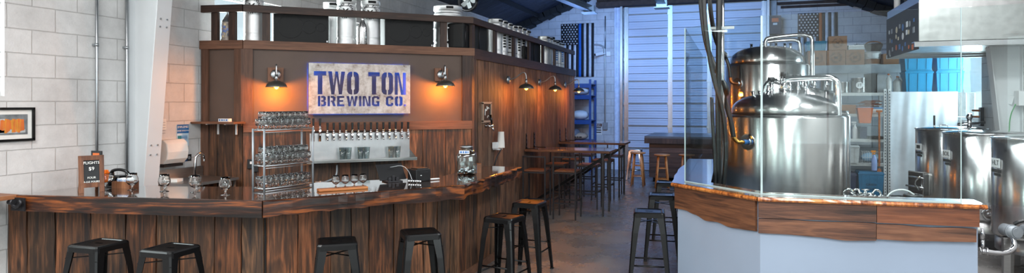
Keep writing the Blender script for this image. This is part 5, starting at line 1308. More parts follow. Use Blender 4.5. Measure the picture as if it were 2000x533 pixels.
# ================================================================= TANKS
def tank(name, loc, r, z0, rim, apex, label, group='big stainless brewing tanks'):
    t = thing(name, label, 'tank', (loc[0], loc[1], 0), 0, group)
    m = MB(); m.lathe([(0, z0-.12), (r*.5, z0-.08), (r*.98, z0), (r, z0+.02), (r, z0+.02+(rim-z0)*.5), (r, rim-.02), (r*.985, rim), (r*.93, rim+.012)], n=72); m.build('tank_body', M_ss, t)
    m = MB(); m.lathe([(r*.93, rim+.0), (r*.875, rim+.004), (r*.875, rim+.022)], n=72); m.build('lid_gasket', M_gun, t)
    R2 = r*.885; hgt = apex-rim-.075
    m = MB(); pr = [(R2*.985, rim+.02), (R2, rim+.024), (R2, rim+.075)]
    for i in range(1, 11): a = R(90*i/10); pr.append((R2*math.cos(a)**.75 if i < 10 else 0, rim+.075+hgt*math.sin(a)))
    m.lathe(pr, n=72); m.build('lid', M_ss, t)
    for k in range(4): a = R(45+90*k); MB().cyl((r*.8*math.cos(a), r*.8*math.sin(a), 0), (r*.8*math.cos(a), r*.8*math.sin(a), z0+.05), .04).build('leg', M_ssd, t)
    return t
def clamp_(m, p, d, r=.035): p = Vector(p); d = Vector(d).normalized(); m.cyl(p-d*.008, p+d*.008, r, n=18); 
def valve(parent, p, h=.14, knob=True, d=(0, 0, 1)):
    m = MB(); d = Vector(d).normalized(); p = Vector(p); m.cyl(p, p+d*h*.75, .022, n=14); m.cyl(p+d*h*.25, p+d*h*.3, .034, n=14); m.cyl(p+d*h*.72, p+d*h*.76, .03, n=14); v = m.build('valve', M_chrome, parent)
    if knob: k = MB(); k.cyl(p+d*h*.76, p+d*h*.9, .012, n=8); k.cyl(p+d*h*.88, p+d*h*1.08, .05, .04, n=10); k.build('knob', M_blackp, v)
T1 = at_h(1531, 250, CH-47*8.2/F); T1r = .705; rim1, ap1 = hz(228, 7.55), 1.97
t1 = tank('brew_tank', (T1.x, T1.y), T1r, .42, rim1, ap1, 'largest stainless domed tank right behind the glass screen')
T2d = D(1497); T2 = (T2d[0]*11.5, T2d[1]*11.5); t2 = tank('brew_tank', T2, .70, 1.1, hz(124, 10.9), hz(90, 11.4), 'taller stainless domed tank behind the largest tank')
T2l = Vector((T2[0], T2[1], 0))
m = MB(); m.tube([(0, 0, ap1-.02), (0, 0, ap1+.10), (.0, -.02, ap1+.13), (.02, -.02, ap1+.16), (.09, -.03, ap1+.175), (.44, -.10, ap1+.18), (.52, -.12, ap1+.18), (.58, -.14, ap1+.15), (.60, -.15, ap1+.08), (.60, -.15, hz(290, 7.6))], .036, 14, 2)
o = m.build('overhead_pipe', M_chrome, t1)
def loc1(px, py, x=None, y=None, t=None):
    d = D(px); 
    if t is None: t = (y+T1.y)/d[1]
    return Vector((d[0]*t-T1.x, d[1]*t-T1.y, hz(py, t)))
zv = hz(297, 7.6)
m = MB(); m.cyl((.60, -.15, zv+.05), (.60, -.15, zv+.07), .052, n=20); m.cyl((.60, -.15, zv-.09), (.60, -.15, zv-.07), .052, n=20); m.cyl((.60, -.15, zv-.07), (.60, -.15, zv+.05), .03); v = m.build('butterfly_valve', M_chrome, t1)
k = MB(); k.box((.60, -.20, zv-.01), (.13, .03, .03)); k.build('valve_handle', M_bluehandle, v)
m = MB(); m.tube([(.60, -.15, zv-.09), (.60, -.16, zv-.4), (.63, -.2, zv-.8)], .03, 10, 1); m.build('clear_hose', M_clear, t1)
m = MB(); zz3 = hz(242, 7.7); m.cyl((.30, -.55, zz3), (.62, -.17, zz3), .012); m.cyl((.60, -.15, zz3-.012), (.60, -.15, zz3+.012), .052, n=16); m.build('pipe_bracket', M_chrome, t1)
# lid fittings
M_hd = M_chrome
m = MB(); m.cyl((0, 0, ap1-.06), (0, 0, ap1+.04), .055, n=20); m.tube([(-.04, .02, ap1+.13), (-.12, .04, ap1+.16), (-.2, .06, ap1+.12), (-.22, .06, ap1+.03), (-.22, .06, ap1-.06)], .034, 12, 2); clamp_(m, (0, 0, ap1+.05), (0, 0, 1), .06); clamp_(m, (-.03, 0, ap1+.16), (1, 0, 0), .06); clamp_(m, (-.22, .06, ap1-.0), (0, 0, 1), .05); m.build('lid_manifold', M_chrome, t1)
for x, y, h in ((-.15, -.05, .20), (0.0, -.03, .26), (.08, .12, .24), (.26, .1, .22), (.18, .2, .24)): valve(t1, (x, y, ap1-.02), h)
for x, y, d in ((-.34, -.15, (-.25, 0, 1)), (-.28, -.2, (-.1, 0, 1)), (-.22, -.24, (.2, 0, 1))): valve(t1, (x, y, ap1-.12), .2, False, d)
# manway drum lying behind the lid
dr = thing('tilted_drum', 'short stainless drum lying tilted on brackets behind the largest tank', 'drum', (T1.x+.40, T1.y+.95, 0)); zc = hz(190, 9.2)
m = MB(); m.M = Matrix.Translation((0, 0, zc-.02)) @ Matrix.Rotation(R(12), 4, 'Y'); m.cyl((-.32, 0, 0), (.26, 0, 0), .16, n=32); m.cyl((-.34, 0, 0), (-.30, 0, 0), .17, n=32); m.cyl((.16, 0, 0), (.18, 0, 0), .167, n=32); m.build('drum_body', M_ss, dr)
for x in (-.2, .2): MB().cyl((x, 0, 0), (x, 0, zc-.15), .03).build('drum_leg', M_ssd, dr)
for x in (-.1, .05, .2): valve(dr, (x, -.05, zc+.13), .14)
# side port with brass elbow, front tank; copper fitted port, rear tank
def port(t, T, r, px, py, tt, lab=''):
    d = D(px); c = Vector((T[0], T[1])); 
    # point on the cylinder along the sight line
    a_, b_ = d[0]**2+d[1]**2, -(d[0]*c.x+d[1]*c.y); cc = c.x**2+c.y**2-r*r; s = (-b_-math.sqrt(max(0, b_*b_-a_*cc)))/a_
    P = Vector((d[0]*s, d[1]*s, hz(py, s))); n = Vector((P.x-c.x, P.y-c.y, 0)).normalized(); L = P-Vector((c.x, c.y, 0))
    m = MB(); m.cyl(L-n*.01, L+n*.012, .098, n=32); m.cyl(L, L+n*.03, .05, n=24); o = m.build('port_plate', M_chrome, t)
    return P, n, L
P1, n1, L1 = port(t1, (T1.x, T1.y), T1r, 1461, 277, 0)
m = MB(); m.cyl(L1+n1*.03, L1+n1*.09, .028, n=14); m.build('port_valve', M_bluehandle, t1); s_ = Vector((-.9, -.2, 0)).normalized()
m = MB(); m.tube([L1+n1*.09, L1+n1*.12, L1+n1*.12+Vector((-.05, 0, .0)), L1+n1*.12+Vector((-.09, 0, .06))], .026, 12, 2); m.build('brass_elbow', M_brass, t1)
E1 = P1+n1*.12+Vector((-.09, 0, .06))
P2, n2, L2 = port(t2, T2, .70, 1441, 163, 0)
m = MB(); m.tube([L2+n2*.03, L2+n2*.1, L2+n2*.1+Vector((-.04, 0, .03)), L2+n2*.1+Vector((-.05, 0, .1))], .028, 12, 2); m.build('copper_elbow', M_copper, t2); E2 = P2+n2*.1+Vector((-.05, 0, .1))
ap2 = hz(90, 11.4)
m = MB(); m.tube([(-.02, 0, ap2-.05), (-.02, 0, ap2+.12), (.05, 0, ap2+.16), (.5, 0, ap2+.19), (.62, -.02, ap2+.19), (.72, -.05, ap2+.15), (.735, -.06, ap2+.05), (.735, -.06, ap2-.7)], .034, 12, 2); m.build('overhead_pipe', M_chrome, t2)
m = MB(); m.tube([(-.08, .1, ap2-.05), (-.08, .1, ap2+.06), (0, .1, ap2+.1), (.42, .1, ap2+.12), (.52, .1, ap2+.10), (.56, .1, ap2+.03), (.56, .1, ap2-.35)], .03, 12, 2); m.build('overhead_pipe', M_chrome, t2)
for x, y in ((-.25, 0), (.15, -.1), (.3, 0), (.4, .1)): valve(t2, (x, y, ap2-.1), .2, False)
# slim tank edge showing at right of the front tank
T3d = D(1632); t3 = tank('brew_tank', (T3d[0]*9.8, T3d[1]*9.8), .20, .3, hz(226, 9.8), hz(218, 9.8), 'slim stainless vessel peeping out right of the largest tank')
# hoses and upright pipes
def hose(pts, r, label, name='black_hose', mat=M_rubber, cat='hose', sp=2): m = MB(); m.tube(pts, r, 10, sp); return tag(m.build(name, mat), label, cat)
up1 = at_y(1411, 7.9); pp_ = thing('steel_riser_pipe', 'bright upright steel pipe beside the hoses left of the tanks', 'pipe', (up1.x, 7.9, 0)); m = MB(); m.cyl((0, 0, .0), (0, 0, 4.6), .022); m.build('tube', M_chrome, pp_)
m = MB()
for z in (1.2, 2.2, 3.1): m.box((0, 0, z), (.07, .07, .04))
m = MB(); m.box((0, -.03, hz(55, up1.z)), (.26, .015, .03)); m.build('cross_bracket', M_wtpl, pp_)
def pt(px, py, y): p = at_y(px, y); return Vector((p.x, y, hz(py, p.z)))
hose([pt(1366, -40, 8.0), pt(1370, 20, 8.0), pt(1379, 90, 8.0), pt(1400, 140, 8.0), pt(1424, 180, 7.8), E1+Vector((-.12, -.02, .5)), E1+Vector((-.03, 0, .2)), E1], .03, 'black hose sweeping down from the roof to the elbow on the front tank')
hose([pt(1383, -40, 8.3), pt(1388, 30, 8.3), pt(1400, 90, 8.6), pt(1420, 110, 9.5), E2+Vector((-.12, 0, .45)), E2+Vector((-.02, 0, .2)), E2], .028, 'black hose arching down to the copper elbow on the rear tank')
hose([pt(1404, -40, 7.7), pt(1404, 100, 7.7), pt(1402, 250, 7.7), pt(1406, 400, 7.7)], .032, 'thick black hose hanging straight left of the steel riser pipe')
hose([pt(1372, -40, 7.6), pt(1378, 60, 7.6), pt(1392, 150, 7.6), pt(1412, 210, 7.6), pt(1420, 300, 7.6), pt(1408, 400, 7.6)], .026, 'black hose crossing behind the others and dropping to the counter')
hose([pt(1390, 190, 7.5), pt(1393, 260, 7.5), pt(1398, 330, 7.5), pt(1392, 400, 7.5)], .02, 'thin black hose dropping to the floor left of the thick hose')
# ================================================================= OPEN KETTLES AT RIGHT
def kettle(px, depth, word, label, manway=False):
    d = D(px); x, y = d[0]*depth, d[1]*depth; t = thing('brew_kettle', label, 'kettle', (x, y, 0), 0, 'round stainless brew kettles'); r, zt, zb = .46, 1.47, .40
    m = MB(); m.lathe([(0, zb), (r*.97, zb), (r, zb+.02), (r, zt-.02), (r*.97, zt-.02), (r*.97, zb+.04), (0, zb+.04)], n=64); m.build('kettle_body', M_ss, t)
    m = MB(); m.torus((0, 0, zt-.012), r, .012, n=64); m.build('rim', M_chrome, t)
    m = MB(); m.lathe([(0, zt+.03), (r*.5, zt+.025), (r*.92, zt+.004), (r*.95, zt-.005)], n=64); m.build('lid', M_chrome, t)
    m = MB(); m.lathe([(r*.93, zb-.16), (r*.93, zb), (r*.90, zb), (r*.90, zb-.16)], n=48); m.build('skirt', M_ssd, t)
    for k in range(4): a = R(20+90*k); MB().box((r*.85*math.cos(a), r*.85*math.sin(a), (zb-.1)/2), (.07, .07, zb-.1), a).build('leg', M_ssd, t)
    # lettered plate facing the bar
    vdir = Vector((-x, -y, 0)).normalized(); ang = math.atan2(vdir.y, vdir.x)-R(62)
    n = Vector((math.cos(ang), math.sin(ang), 0)); rt = Vector((-n.y, n.x, 0)); P = n*(r+.004)+Vector((0, 0, zt-.28))
    Mx = Matrix(((rt.x, 0, n.x, P.x), (rt.y, 0, n.y, P.y), (0, 1, 0, P.z), (0, 0, 0, 1)))
    m = MB(); m.M = Mx; m.box((0, 0, -.001), (.17, .1, .004)); m.build('name_plate', M_wtpl, t); m = MB(); m.M = Mx; m.box((0, -.085, -.001), (.15, .035, .004)); m.box((.02, -.125, -.001), (.1, .03, .004)); m.build('logo_plate', M_ink, t)
    if word: text(word, .075, M_ink, Mx @ Matrix.Translation((0, 0, .002)), t, ext=.001)
    else: m = MB(); m.M = Mx; m.box((0, 0, .002), (.1, .05, .002)); m.build('plate_print', M_ink, t)
    return t, Vector((x, y, 0)), r, zt
ka, pa1, kr, kz = kettle(1858, 9.7, '', 'brew kettle farthest back, with a square manway at its foot')
kb, pb1, _, _ = kettle(1925, 8.3, 'BOIL', 'middle brew kettle marked BOIL')
kc, pc1, _, _ = kettle(2039, 7.0, 'HLT', 'nearest brew kettle cut by the right edge of the frame')
# lid handles and black grip
for k_, x, y in ((ka, -.15, -.2), (kc, -.15, -.25), (kb, -.3, -.2)):
    m = MB(); m.tube([(x-.05, y, kz+.01), (x-.05, y, kz+.05), (x+.05, y, kz+.05), (x+.05, y, kz+.01)], .008, 8, 1); m.build('lid_handle', M_chrome, k_)
m = MB(); m.cyl((-.25, -.12, kz), (-.25, -.12, kz+.05), .012); m.build('stem', M_chrome, ka); m = MB(); m.cyl((-.25, -.12, kz+.05), (-.25, -.12, kz+.19), .014); m.build('grip', M_blackp, ka)
m = MB(); m.cyl((.2, -.1, kz), (.2, -.1, kz+.16), .03); m.cyl((.2, -.1, kz+.08), (.2, -.1, kz+.1), .06); m.cyl((.05, -.12, kz+.06), (.4, -.08, kz+.09), .02); m.ball((.2, -.1, kz+.17), .045); m.cyl((.2, -.1, kz+.15), (.2, -.12, kz+.22), .028); m.build('spray_valve', M_chrome, ka)
# square manway on the mash kettle
P = at_line(1795, (pa1.x-.2-.4, pa1.y-.38), (pa1.x+.1, pa1.y-.47)); zc = hz(361, P.z)
m = MB(); vd = Vector((-.9, -.45, 0)).normalized(); c = Vector((0, 0, zc))+vd*(kr+.05); m.M = frame((c.x, c.y, c.z), (-vd.y*-1, vd.x*-1, 0), (0, 0, 1)); m.box((0, 0, 0), (.26, .34, .12)); mw = m.build('manway_frame', M_ss, ka, bevel=.03)
m = MB(); m.M = frame((c.x, c.y, c.z), (vd.y, -vd.x, 0), (0, 0, 1)); s2 = 1 if (m.M @ Vector((0, 0, 1))-m.M @ Vector((0, 0, 0))).dot(vd) > 0 else -1
m.box((0, 0, s2*.075), (.29, .37, .02)); m.build('manway_door', M_chrome, mw, bevel=.012)
m = MB(); m.M = frame((c.x, c.y, c.z), (vd.y, -vd.x, 0), (0, 0, 1)); m.cyl((-.2, .1, s2*.11), (.1, .1, s2*.1), .012); m.cyl((-.2, -.04, s2*.11), (.16, -.04, s2*.1), .014); m.tube([(-.12, .13, s2*.1), (-.05, .02, s2*.15), (-.1, -.08, s2*.1)], .012, 8, 1); m.build('clamp_handle', M_chrome, mw)
# outlet of the boil kettle, pump of the nearest kettle
vd = Vector((-.15, -1, 0)).normalized(); m = MB(); c = vd*(kr+.02)+Vector((-.05, 0, .50)); m.cyl(c, c+vd*.06, .05, n=20); m.torus(c+vd*.06, .075, .01, 'y'); m.tube([c+vd*.06, c+vd*.12, c+vd*.12+Vector((.09, 0, .01))], .02, 8, 1); m.build('outlet_valve', M_chrome, kb)
q = at_h(1962, 533, 0); vx = at_y(1972, pc1.y-.62)
pm = thing('transfer_pump', 'pair of round grey pump motors on a stainless bracket below the nearest kettle', 'pump', (vx.x, pc1.y-.66, 0)); zp = hz(450, vx.z)
for x in (0, .17): m = MB(); m.M = Matrix.Translation((x, 0, zp)) @ Matrix.Rotation(R(18), 4, 'Z'); m.cyl((0, -.08, 0), (0, .1, 0), .062, n=28); m.cyl((0, -.09, 0), (0, -.08, 0), .05, n=28); m.cyl((0, -.02, 0), (0, .0, 0), .068, n=28); m.build('motor', M_grey, pm)
m = MB(); m.bb((-.06, .02, zp-.09), (.25, .1, zp-.07)); m.build('bracket_plate', M_ssd, pm)
for x in (-.02, .22): MB().box((x, .07, (zp-.07)/2), (.06, .06, zp-.07)).build('bracket_leg', M_ssd, pm)
m = MB(); m.tube([(0, -.02, zp-.05), (.02, -.05, zp-.14), (-.04, -.07, zp-.2), (-.14, -.08, zp-.215), (-.28, -.09, zp-.2)], .026, 12, 2); m.cyl((-.30, -.09, zp-.2), (-.29, -.09, zp-.2), .04); m.cyl((-.24, -.09, zp-.2), (-.23, -.09, zp-.2), .04); m.cyl((-.27, -.09, zp-.2), (-.27, -.09, zp-.08), .016); m.cyl((-.27, -.09, zp-.08), (-.275, -.09, zp+.03), .022, .016); m.build('outlet_elbow', M_chrome, pm)
m = MB(); m.tube([(.03, .02, zp+.07), (.08, 0, zp+.11), (.18, 0, zp+.12), (.4, .05, zp+.10)], .018, 10, 2); m.build('power_hose', M_rubber, pm)
# ================================================================= STORAGE SHELVING
SY_ = 13.45
def shelfunit(x0, x1, label, heights):
    t = thing('shelving_unit', label, 'shelving', ((x0+x1)/2, SY_+.22, 0)); W_ = x1-x0; zt = hz(174, at_y(1728, SY_).z)
    for sx in (-1, 1):
        for sy in (-1, 1):
            m = MB(); m.box((sx*(W_/2-.02), sy*.22, zt/2), (.045, .045, zt)); m.build('upright', M_wtpl, t)
            if sy < 0:
                m = MB()
                for k in range(38): m.box((sx*(W_/2-.02), -.2435, .06+k*.054), (.014, .002, .02))
                h_ = m.build('slot_row', M_blackm, t); h_['kind'] = 'stuff'
    for z in heights: m = MB(); m.box((0, 0, z-.006), (W_-.05, .44, .012)); m.box((0, -.232, z-.028), (W_-.09, .012, .055)); m.build('shelf', plain('shelf steel', 'b3b6b6', .45, .4), t)
    return t
xs0 = at_y(1598, SY_).x; xs1 = at_y(1731, SY_).x
tq = at_y(1680, SY_-.02).z
HS = [hz(181, tq), hz(222, tq), hz(271, tq), hz(318, tq), .16]
HS = [h-.0 for h in HS]
shelfunit(xs0, xs1, 'grey shelving unit with stock pots, tubs and a hanging paddle', HS)
xq0, xq1 = xs1+.03, XR-.05
shelfunit(xq0, xq1, 'grey shelving unit behind the white cloth carrying blue totes', [HS[0], HS[2], .16])
# cloth
def clothmesh(x0, x1, z0, z1, y):
    m = MB(); nx, nz = 70, 22; vs = []; fs = []
    for j in range(nz+1):
        f = j/nz
        for i in range(nx+1):
            u = i/nx; x = x0+(x1-x0)*u; a = .25+.75*f
            d = a*(.016*math.sin(u*23+1.8*math.sin(f*2.5))+.007*math.sin(u*47+f*4+1)+.012*math.sin(u*11-f*5)+.006*math.sin(f*15+u*20)); vs.append((x, y-.03-max(-.028, d), z1-(z1-z0)*f))
    for j in range(nz):
        for i in range(nx): a = j*(nx+1)+i; fs.append((a, a+1, a+nx+2, a+nx+1))
    m.add(vs, fs, True)
    return m
cl = clothmesh(xq0+.02, xq1, .18, HS[0]+.012, SY_-.03).build('hanging_cloth', M_cloth); tag(cl, 'white cloth hung down the front of the shelving below the blue totes', 'cloth')
def item(px0, px1, pyb, y, z, name, label, cat, h, builder, **kw):
    a, b = at_y(px0, y), at_y(px1, y); t = thing(name, label, cat, ((a.x+b.x)/2, y, z), kw.get('rz', 0), kw.get('group')); builder(t, b.x-a.x, h); return t
def hpx(px, py0, py1, y): t = at_y(px, y).z; return (py1-py0)*t/F
def pot(t, w, h):
    m = MB(); r = w/2; m.lathe([(0, 0), (r*.96, 0), (r, .01), (r, h-.006), (r*1.04, h), (r*.97, h), (r*.97, .01), (0, .008)], n=40); m.build('pot_body', M_ss, t)
    for s in (-1, 1): MB().tube([(s*r*.98, -.03, h*.8), (s*(r+.02), -.03, h*.82), (s*(r+.02), .03, h*.82), (s*r*.98, .03, h*.8)], .006, 6, 1).build('pot_handle', M_chrome, t)
item(1600, 1631, 0, SY_+.2, HS[0], 'stock_pot', 'large stock pot at the left end of the top shelf', 'pot', hpx(1615, 148, 178, SY_+.2), pot)
item(1632, 1659, 0, SY_+.2, HS[0], 'stock_pot', 'smaller stock pot in the middle of the top shelf', 'pot', hpx(1645, 157, 178, SY_+.2), pot)
sp_ = item(1661, 1694, 0, SY_+.2, HS[0], 'stock_pot', 'stock pot with a round white sticker on the top shelf', 'pot', hpx(1677, 148, 177, SY_+.2), pot)
m = MB(); m.cyl((-.02, -.2+.0, .14), (-.02, -.175, .14), .06, n=24); m.build('round_sticker', M_wtpl, sp_); text('2T', .07, M_ink, frame((-.02, -.2035, .14), (1, 0, 0), (0, 0, 1)), sp_)
def boxy(mat, bev=.004):
    def f(t, w, h, d=.3): m = MB(); m.box((0, 0, h/2), (w, d, h)); m.build('box_body', mat, t, bevel=bev)
    return f
item(1694, 1708, 0, SY_+.2, HS[0], 'black_crate', 'leaning black panel crate right of the stickered pot', 'crate', hpx(1700, 140, 177, SY_+.2), boxy(M_blackp), rz=.25)
item(1710, 1727, 0, SY_+.2, HS[0], 'grey_crate', 'grey crate between the black crate and the plastic jugs', 'crate', hpx(1715, 143, 177, SY_+.2), boxy(M_grey))
def jug(t, w, h):
    m = MB(); r = w/2; m.lathe([(0, 0), (r*.9, 0), (r, .02), (r, h*.62), (r*.8, h*.74), (r*.3, h*.86), (r*.28, h*.93), (0, h*.93)], n=28); m.build('jug_body', M_clear, t); MB().cyl((0, 0, h*.93), (0, 0, h), r*.32, n=16).build('cap', M_or, t)
    MB().tube([(r*.25, 0, h*.86), (r*.6, 0, h*.95), (r*.95, 0, h*.75), (r*.9, 0, h*.6)], .012, 8, 1).build('jug_handle', M_clear, t)
item(1729, 1742, 0, SY_+.1, HS[0], 'plastic_jug', 'cloudy plastic jug right beside the shelving upright', 'jug', hpx(1735, 140, 177, SY_+.1), jug)
item(1744, 1762, 0, SY_+.1, HS[0], 'plastic_jug', 'wider cloudy plastic jug beside the blue totes', 'jug', hpx(1750, 145, 177, SY_+.1), jug)
def tote(mat, word=None):
    def f(t, w, h, d=.4):
        m = MB(); w2, d2 = w/2, d/2; s = .86
        m.loft([(-w2*s, -d2*s, 0), (w2*s, -d2*s, 0), (w2*s, d2*s, 0), (-w2*s, d2*s, 0)], [(-w2*.96, -d2*.96, h*.86), (w2*.96, -d2*.96, h*.86), (w2*.96, d2*.96, h*.86), (-w2*.96, d2*.96, h*.86)])
        for x in (-.3, 0, .3): m.loft([(w*x-.02, -d2*s-.008, .02), (w*x+.02, -d2*s-.008, .02), (w*x+.02, -d2*s+.02, .02), (w*x-.02, -d2*s+.02, .02)], [(w*x-.02, -d2*.96-.008, h*.84), (w*x+.02, -d2*.96-.008, h*.84), (w*x+.02, -d2*.96+.02, h*.84), (w*x-.02, -d2*.96+.02, h*.84)])
        m.build('tote_body', mat, t); m = MB(); m.box((0, 0, h*.90), (w, d, h*.07)); m.box((0, 0, h*.96), (w*.92, d*.92, h*.07)); m.build('lid', mat, t, bevel=.006)
        if word:
            text(word[0], .055, M_ink, frame((0, -d2*.93-.012, h*.45), (1, 0, 0), (0, 0, 1)), t, ext=.001); text(word[1], .055, M_ink, frame((.0, -d2*.92-.012, h*.28), (1, 0, 0), (0, 0, 1)), t, ext=.001)
    return f
th = hpx(1790, 131, 174, SY_+.1)
for a, b, lb in ((1762, 1818, 'blue tote at lower left of the four above the cloth'), (1822, 1877, 'blue tote at lower right of the four above the cloth')): item(a, b, 0, SY_+.14, HS[0], 'blue_tote', lb, 'tote', th, tote(M_tote), group='blue storage totes')
for a, b, lb in ((1760, 1818, 'blue tote at upper left, its top hidden by the hood'), (1822, 1877, 'blue tote at upper right, against the bright window')): item(a, b, 0, SY_+.14, HS[0]+th, 'blue_tote', lb, 'tote', th, tote(M_tote), group='blue storage totes')
y2 = SY_+.12
def cbox(t, w, h, d=.3):
    m = MB(); m.box((0, 0, h/2), (w, d, h)); m.build('carton', M_card, t, bevel=.003); MB().box((0, 0, h+.0015), (.05, d*.98, .002)).build('tape', plain('tape', 'a58a6a', .4), t)
item(1637, 1669, 0, y2, HS[1], 'cardboard_box', 'small cardboard box with papers on the second shelf', 'box', hpx(1650, 204, 221, y2), cbox)
cd_ = MB(); rnd = random.Random(6)
pts = []
for i in range(70): a = i*.55; r = .10+.05*math.sin(i*.37); pts.append((r*1.5*math.cos(a)+.02*math.sin(i), r*.8*math.sin(a), .015+i*.0017+.006*math.sin(i*1.7)))
cd_.tube(pts, .007, 6, 1); a = at_y(1698, y2)
o = cd_.build('cord_coil', plain('brown cord', '7a4630', .6)); hb_ = hpx(1700, 209, 221, y2); o.location = (a.x, y2, HS[1]+hb_); tag(o, 'tangled brown cord heaped on the blue lidded tub', 'cord')
def tub(t, w, h, d=.34):
    m = MB(); m.box((0, 0, h*.42), (w*.95, d*.95, h*.84)); m.build('tub_body', M_clear, t, bevel=.01); m = MB(); m.box((0, 0, h*.92), (w, d, h*.16)); m.build('lid', plain('pale blue lid', '3f86c4', .4), t, bevel=.006)
item(1674, 1721, 0, y2, HS[1], 'storage_tub', 'low clear tub with blue lid on the second shelf', 'tub', hb_, tub)
# hanging orange bucket, paddle, spray bottles
def bucket(t, w, h):
    w2 = w/2; m = MB(); m.loft([(-w2*.72, -.09, 0), (w2*.72, -.09, 0), (w2*.72, .05, 0), (-w2*.72, .05, 0)], [(-w2, -.12, h), (w2, -.12, h), (w2, .06, h), (-w2, .06, h)]); m.box((0, -.03, h), (w*1.04, .2, .015)); m.build('bin_body', M_or, t)
item(1673, 1703, 0, SY_-.10, HS[1]-hpx(1688, 222, 240, SY_), 'orange_bin', 'orange plastic bin hooked on the front of the shelving', 'bin', hpx(1688, 211, 240, SY_), bucket)
a = at_y(1717, SY_-.06); zt_, zb_ = hz(215, a.z), hz(363, a.z); H_ = zt_-zb_
pd = thing('mash_paddle', 'long wooden mash paddle with drilled blade hanging on the shelving', 'paddle', (a.x, SY_-.07, zb_), -.0)
m = MB(); m.box((0, 0, H_*.62), (.03, .022, H_*.72)); m.box((0, 0, H_-.02), (.1, .024, .035)); m.add([(-.05, -.011, 0), (.05, -.011, 0), (.055, -.011, .22), (.018, -.011, .32), (-.018, -.011, .32), (-.055, -.011, .22), (-.05, .011, 0), (.05, .011, 0), (.055, .011, .22), (.018, .011, .32), (-.018, .011, .32), (-.055, .011, .22)], [(0, 1, 2, 3, 4, 5), (11, 10, 9, 8, 7, 6)]+[(i, i+6, (i+1) % 6+6, (i+1) % 6) for i in range(6)]); m.build('paddle_wood', W_orange, pd, bevel=.004)
m = MB()
for z, x in ((.05, 0), (.09, .02), (.09, -.02), (.13, 0), (.18, 0)): m.cyl((x, -.0125, z), (x, .0125, z), .008, n=10)
ho = m.build('blade_hole', M_blackm, pd); ho['kind'] = 'stuff'
def spray(body, top):
    def f(t, w, h):
        r = w/2; m = MB(); m.lathe([(0, 0), (r*.95, 0), (r, .01), (r, h*.5), (r*.75, h*.62), (r*.35, h*.72), (r*.33, h*.78), (0, h*.78)], n=22); m.build('bottle_body', body, t)
        m = MB(); m.cyl((0, 0, h*.78), (0, 0, h*.85), r*.4, n=12); m.box((-.015, 0, h*.93), (r*1.7, .02, h*.09)); m.bar((-r*.5, 0, h*.9), (-r*.7, 0, h*.76), .014, .01); m.build('trigger_head', top, t)
    return f
item(1664, 1675, 0, SY_+.05, HS[2], 'spray_bottle', 'white and blue spray bottle on the third shelf', 'spray bottle', hpx(1668, 236, 270, SY_+.05), spray(M_wtpl, M_wtpl))
item(1702, 1713, 0, SY_-.07, hz(333, at_y(1707, SY_-.07).z), 'spray_bottle', 'spray bottle with orange trigger hooked on the fourth shelf edge', 'spray bottle', hpx(1707, 293, 333, SY_), spray(plain('soft blue plastic', '8fa5d8', .4), plain('orange trigger', 'e8912a', .4)))
def wbasket(t, w, h, d=.3):
    for z in (0, h*.5, h): MB().tube([(-w/2, -d/2, z), (w/2, -d/2, z), (w/2, d/2, z), (-w/2, d/2, z), (-w/2, -d/2, z)], .004, 6).build('hoop', M_wtpl, t)
    for i in range(10): x = -w/2+w*i/9; MB().tube([(x, -d/2, h), (x, -d/2, 0), (x, d/2, 0), (x, d/2, h)], .003, 6).build('wire', M_wtpl, t)
item(1682, 1722, 0, SY_+.1, HS[3]+.002, 'wire_basket', 'white wire basket holding a pale blue cloth on the fourth shelf', 'basket', hpx(1700, 296, 318, SY_+.1), wbasket)
a = at_y(1700, SY_+.1); rg_ = MB(); rg_.ball((0, 0, .09), 1, 16, (.16, .11, .085)); o = rg_.build('rag', plain('pale blue rag', '9cc0dc', .8, bump=.5, scale=14)); o.location = (a.x, SY_+.1, HS[3]+.01); tag(o, 'crumpled pale blue rag inside the white wire basket', 'rag')
item(1640, 1676, 0, SY_+.1, HS[3], 'clear_bin', 'cloudy grey bin at left of the fourth shelf', 'bin', hpx(1660, 284, 318, SY_+.1), tote(M_clear))
item(1676, 1690, 0, SY_+.15, HS[2], 'dark_tub', 'dark tub standing behind the spray bottle on the third shelf', 'tub', .22, tote(M_toted))
item(1695, 1722, 0, SY_+.1, HS[2], 'dark_tray', 'dark flat tray at the right of the third shelf', 'tray', .05, boxy(M_blackp))
item(1640, 1662, 0, SY_+.15, HS[2], 'blue_binder_box', 'dark blue box left of the spray bottle on the third shelf', 'box', .24, boxy(M_toted))
item(1672, 1723, 0, SY_+.08, HS[4], 'blue_tote', 'blue tote marked candi sugar on the bottom shelf', 'tote', hpx(1697, 333, 379, SY_+.1), tote(plain('teal tote', '12668f', .45), ('CANDI', 'SUGAR')), group='blue storage totes')
item(1632, 1670, 0, SY_+.12, HS[4], 'dark_tote', 'dark navy tote left of the candi sugar tote', 'tote', hpx(1697, 337, 379, SY_+.1), tote(M_toted))
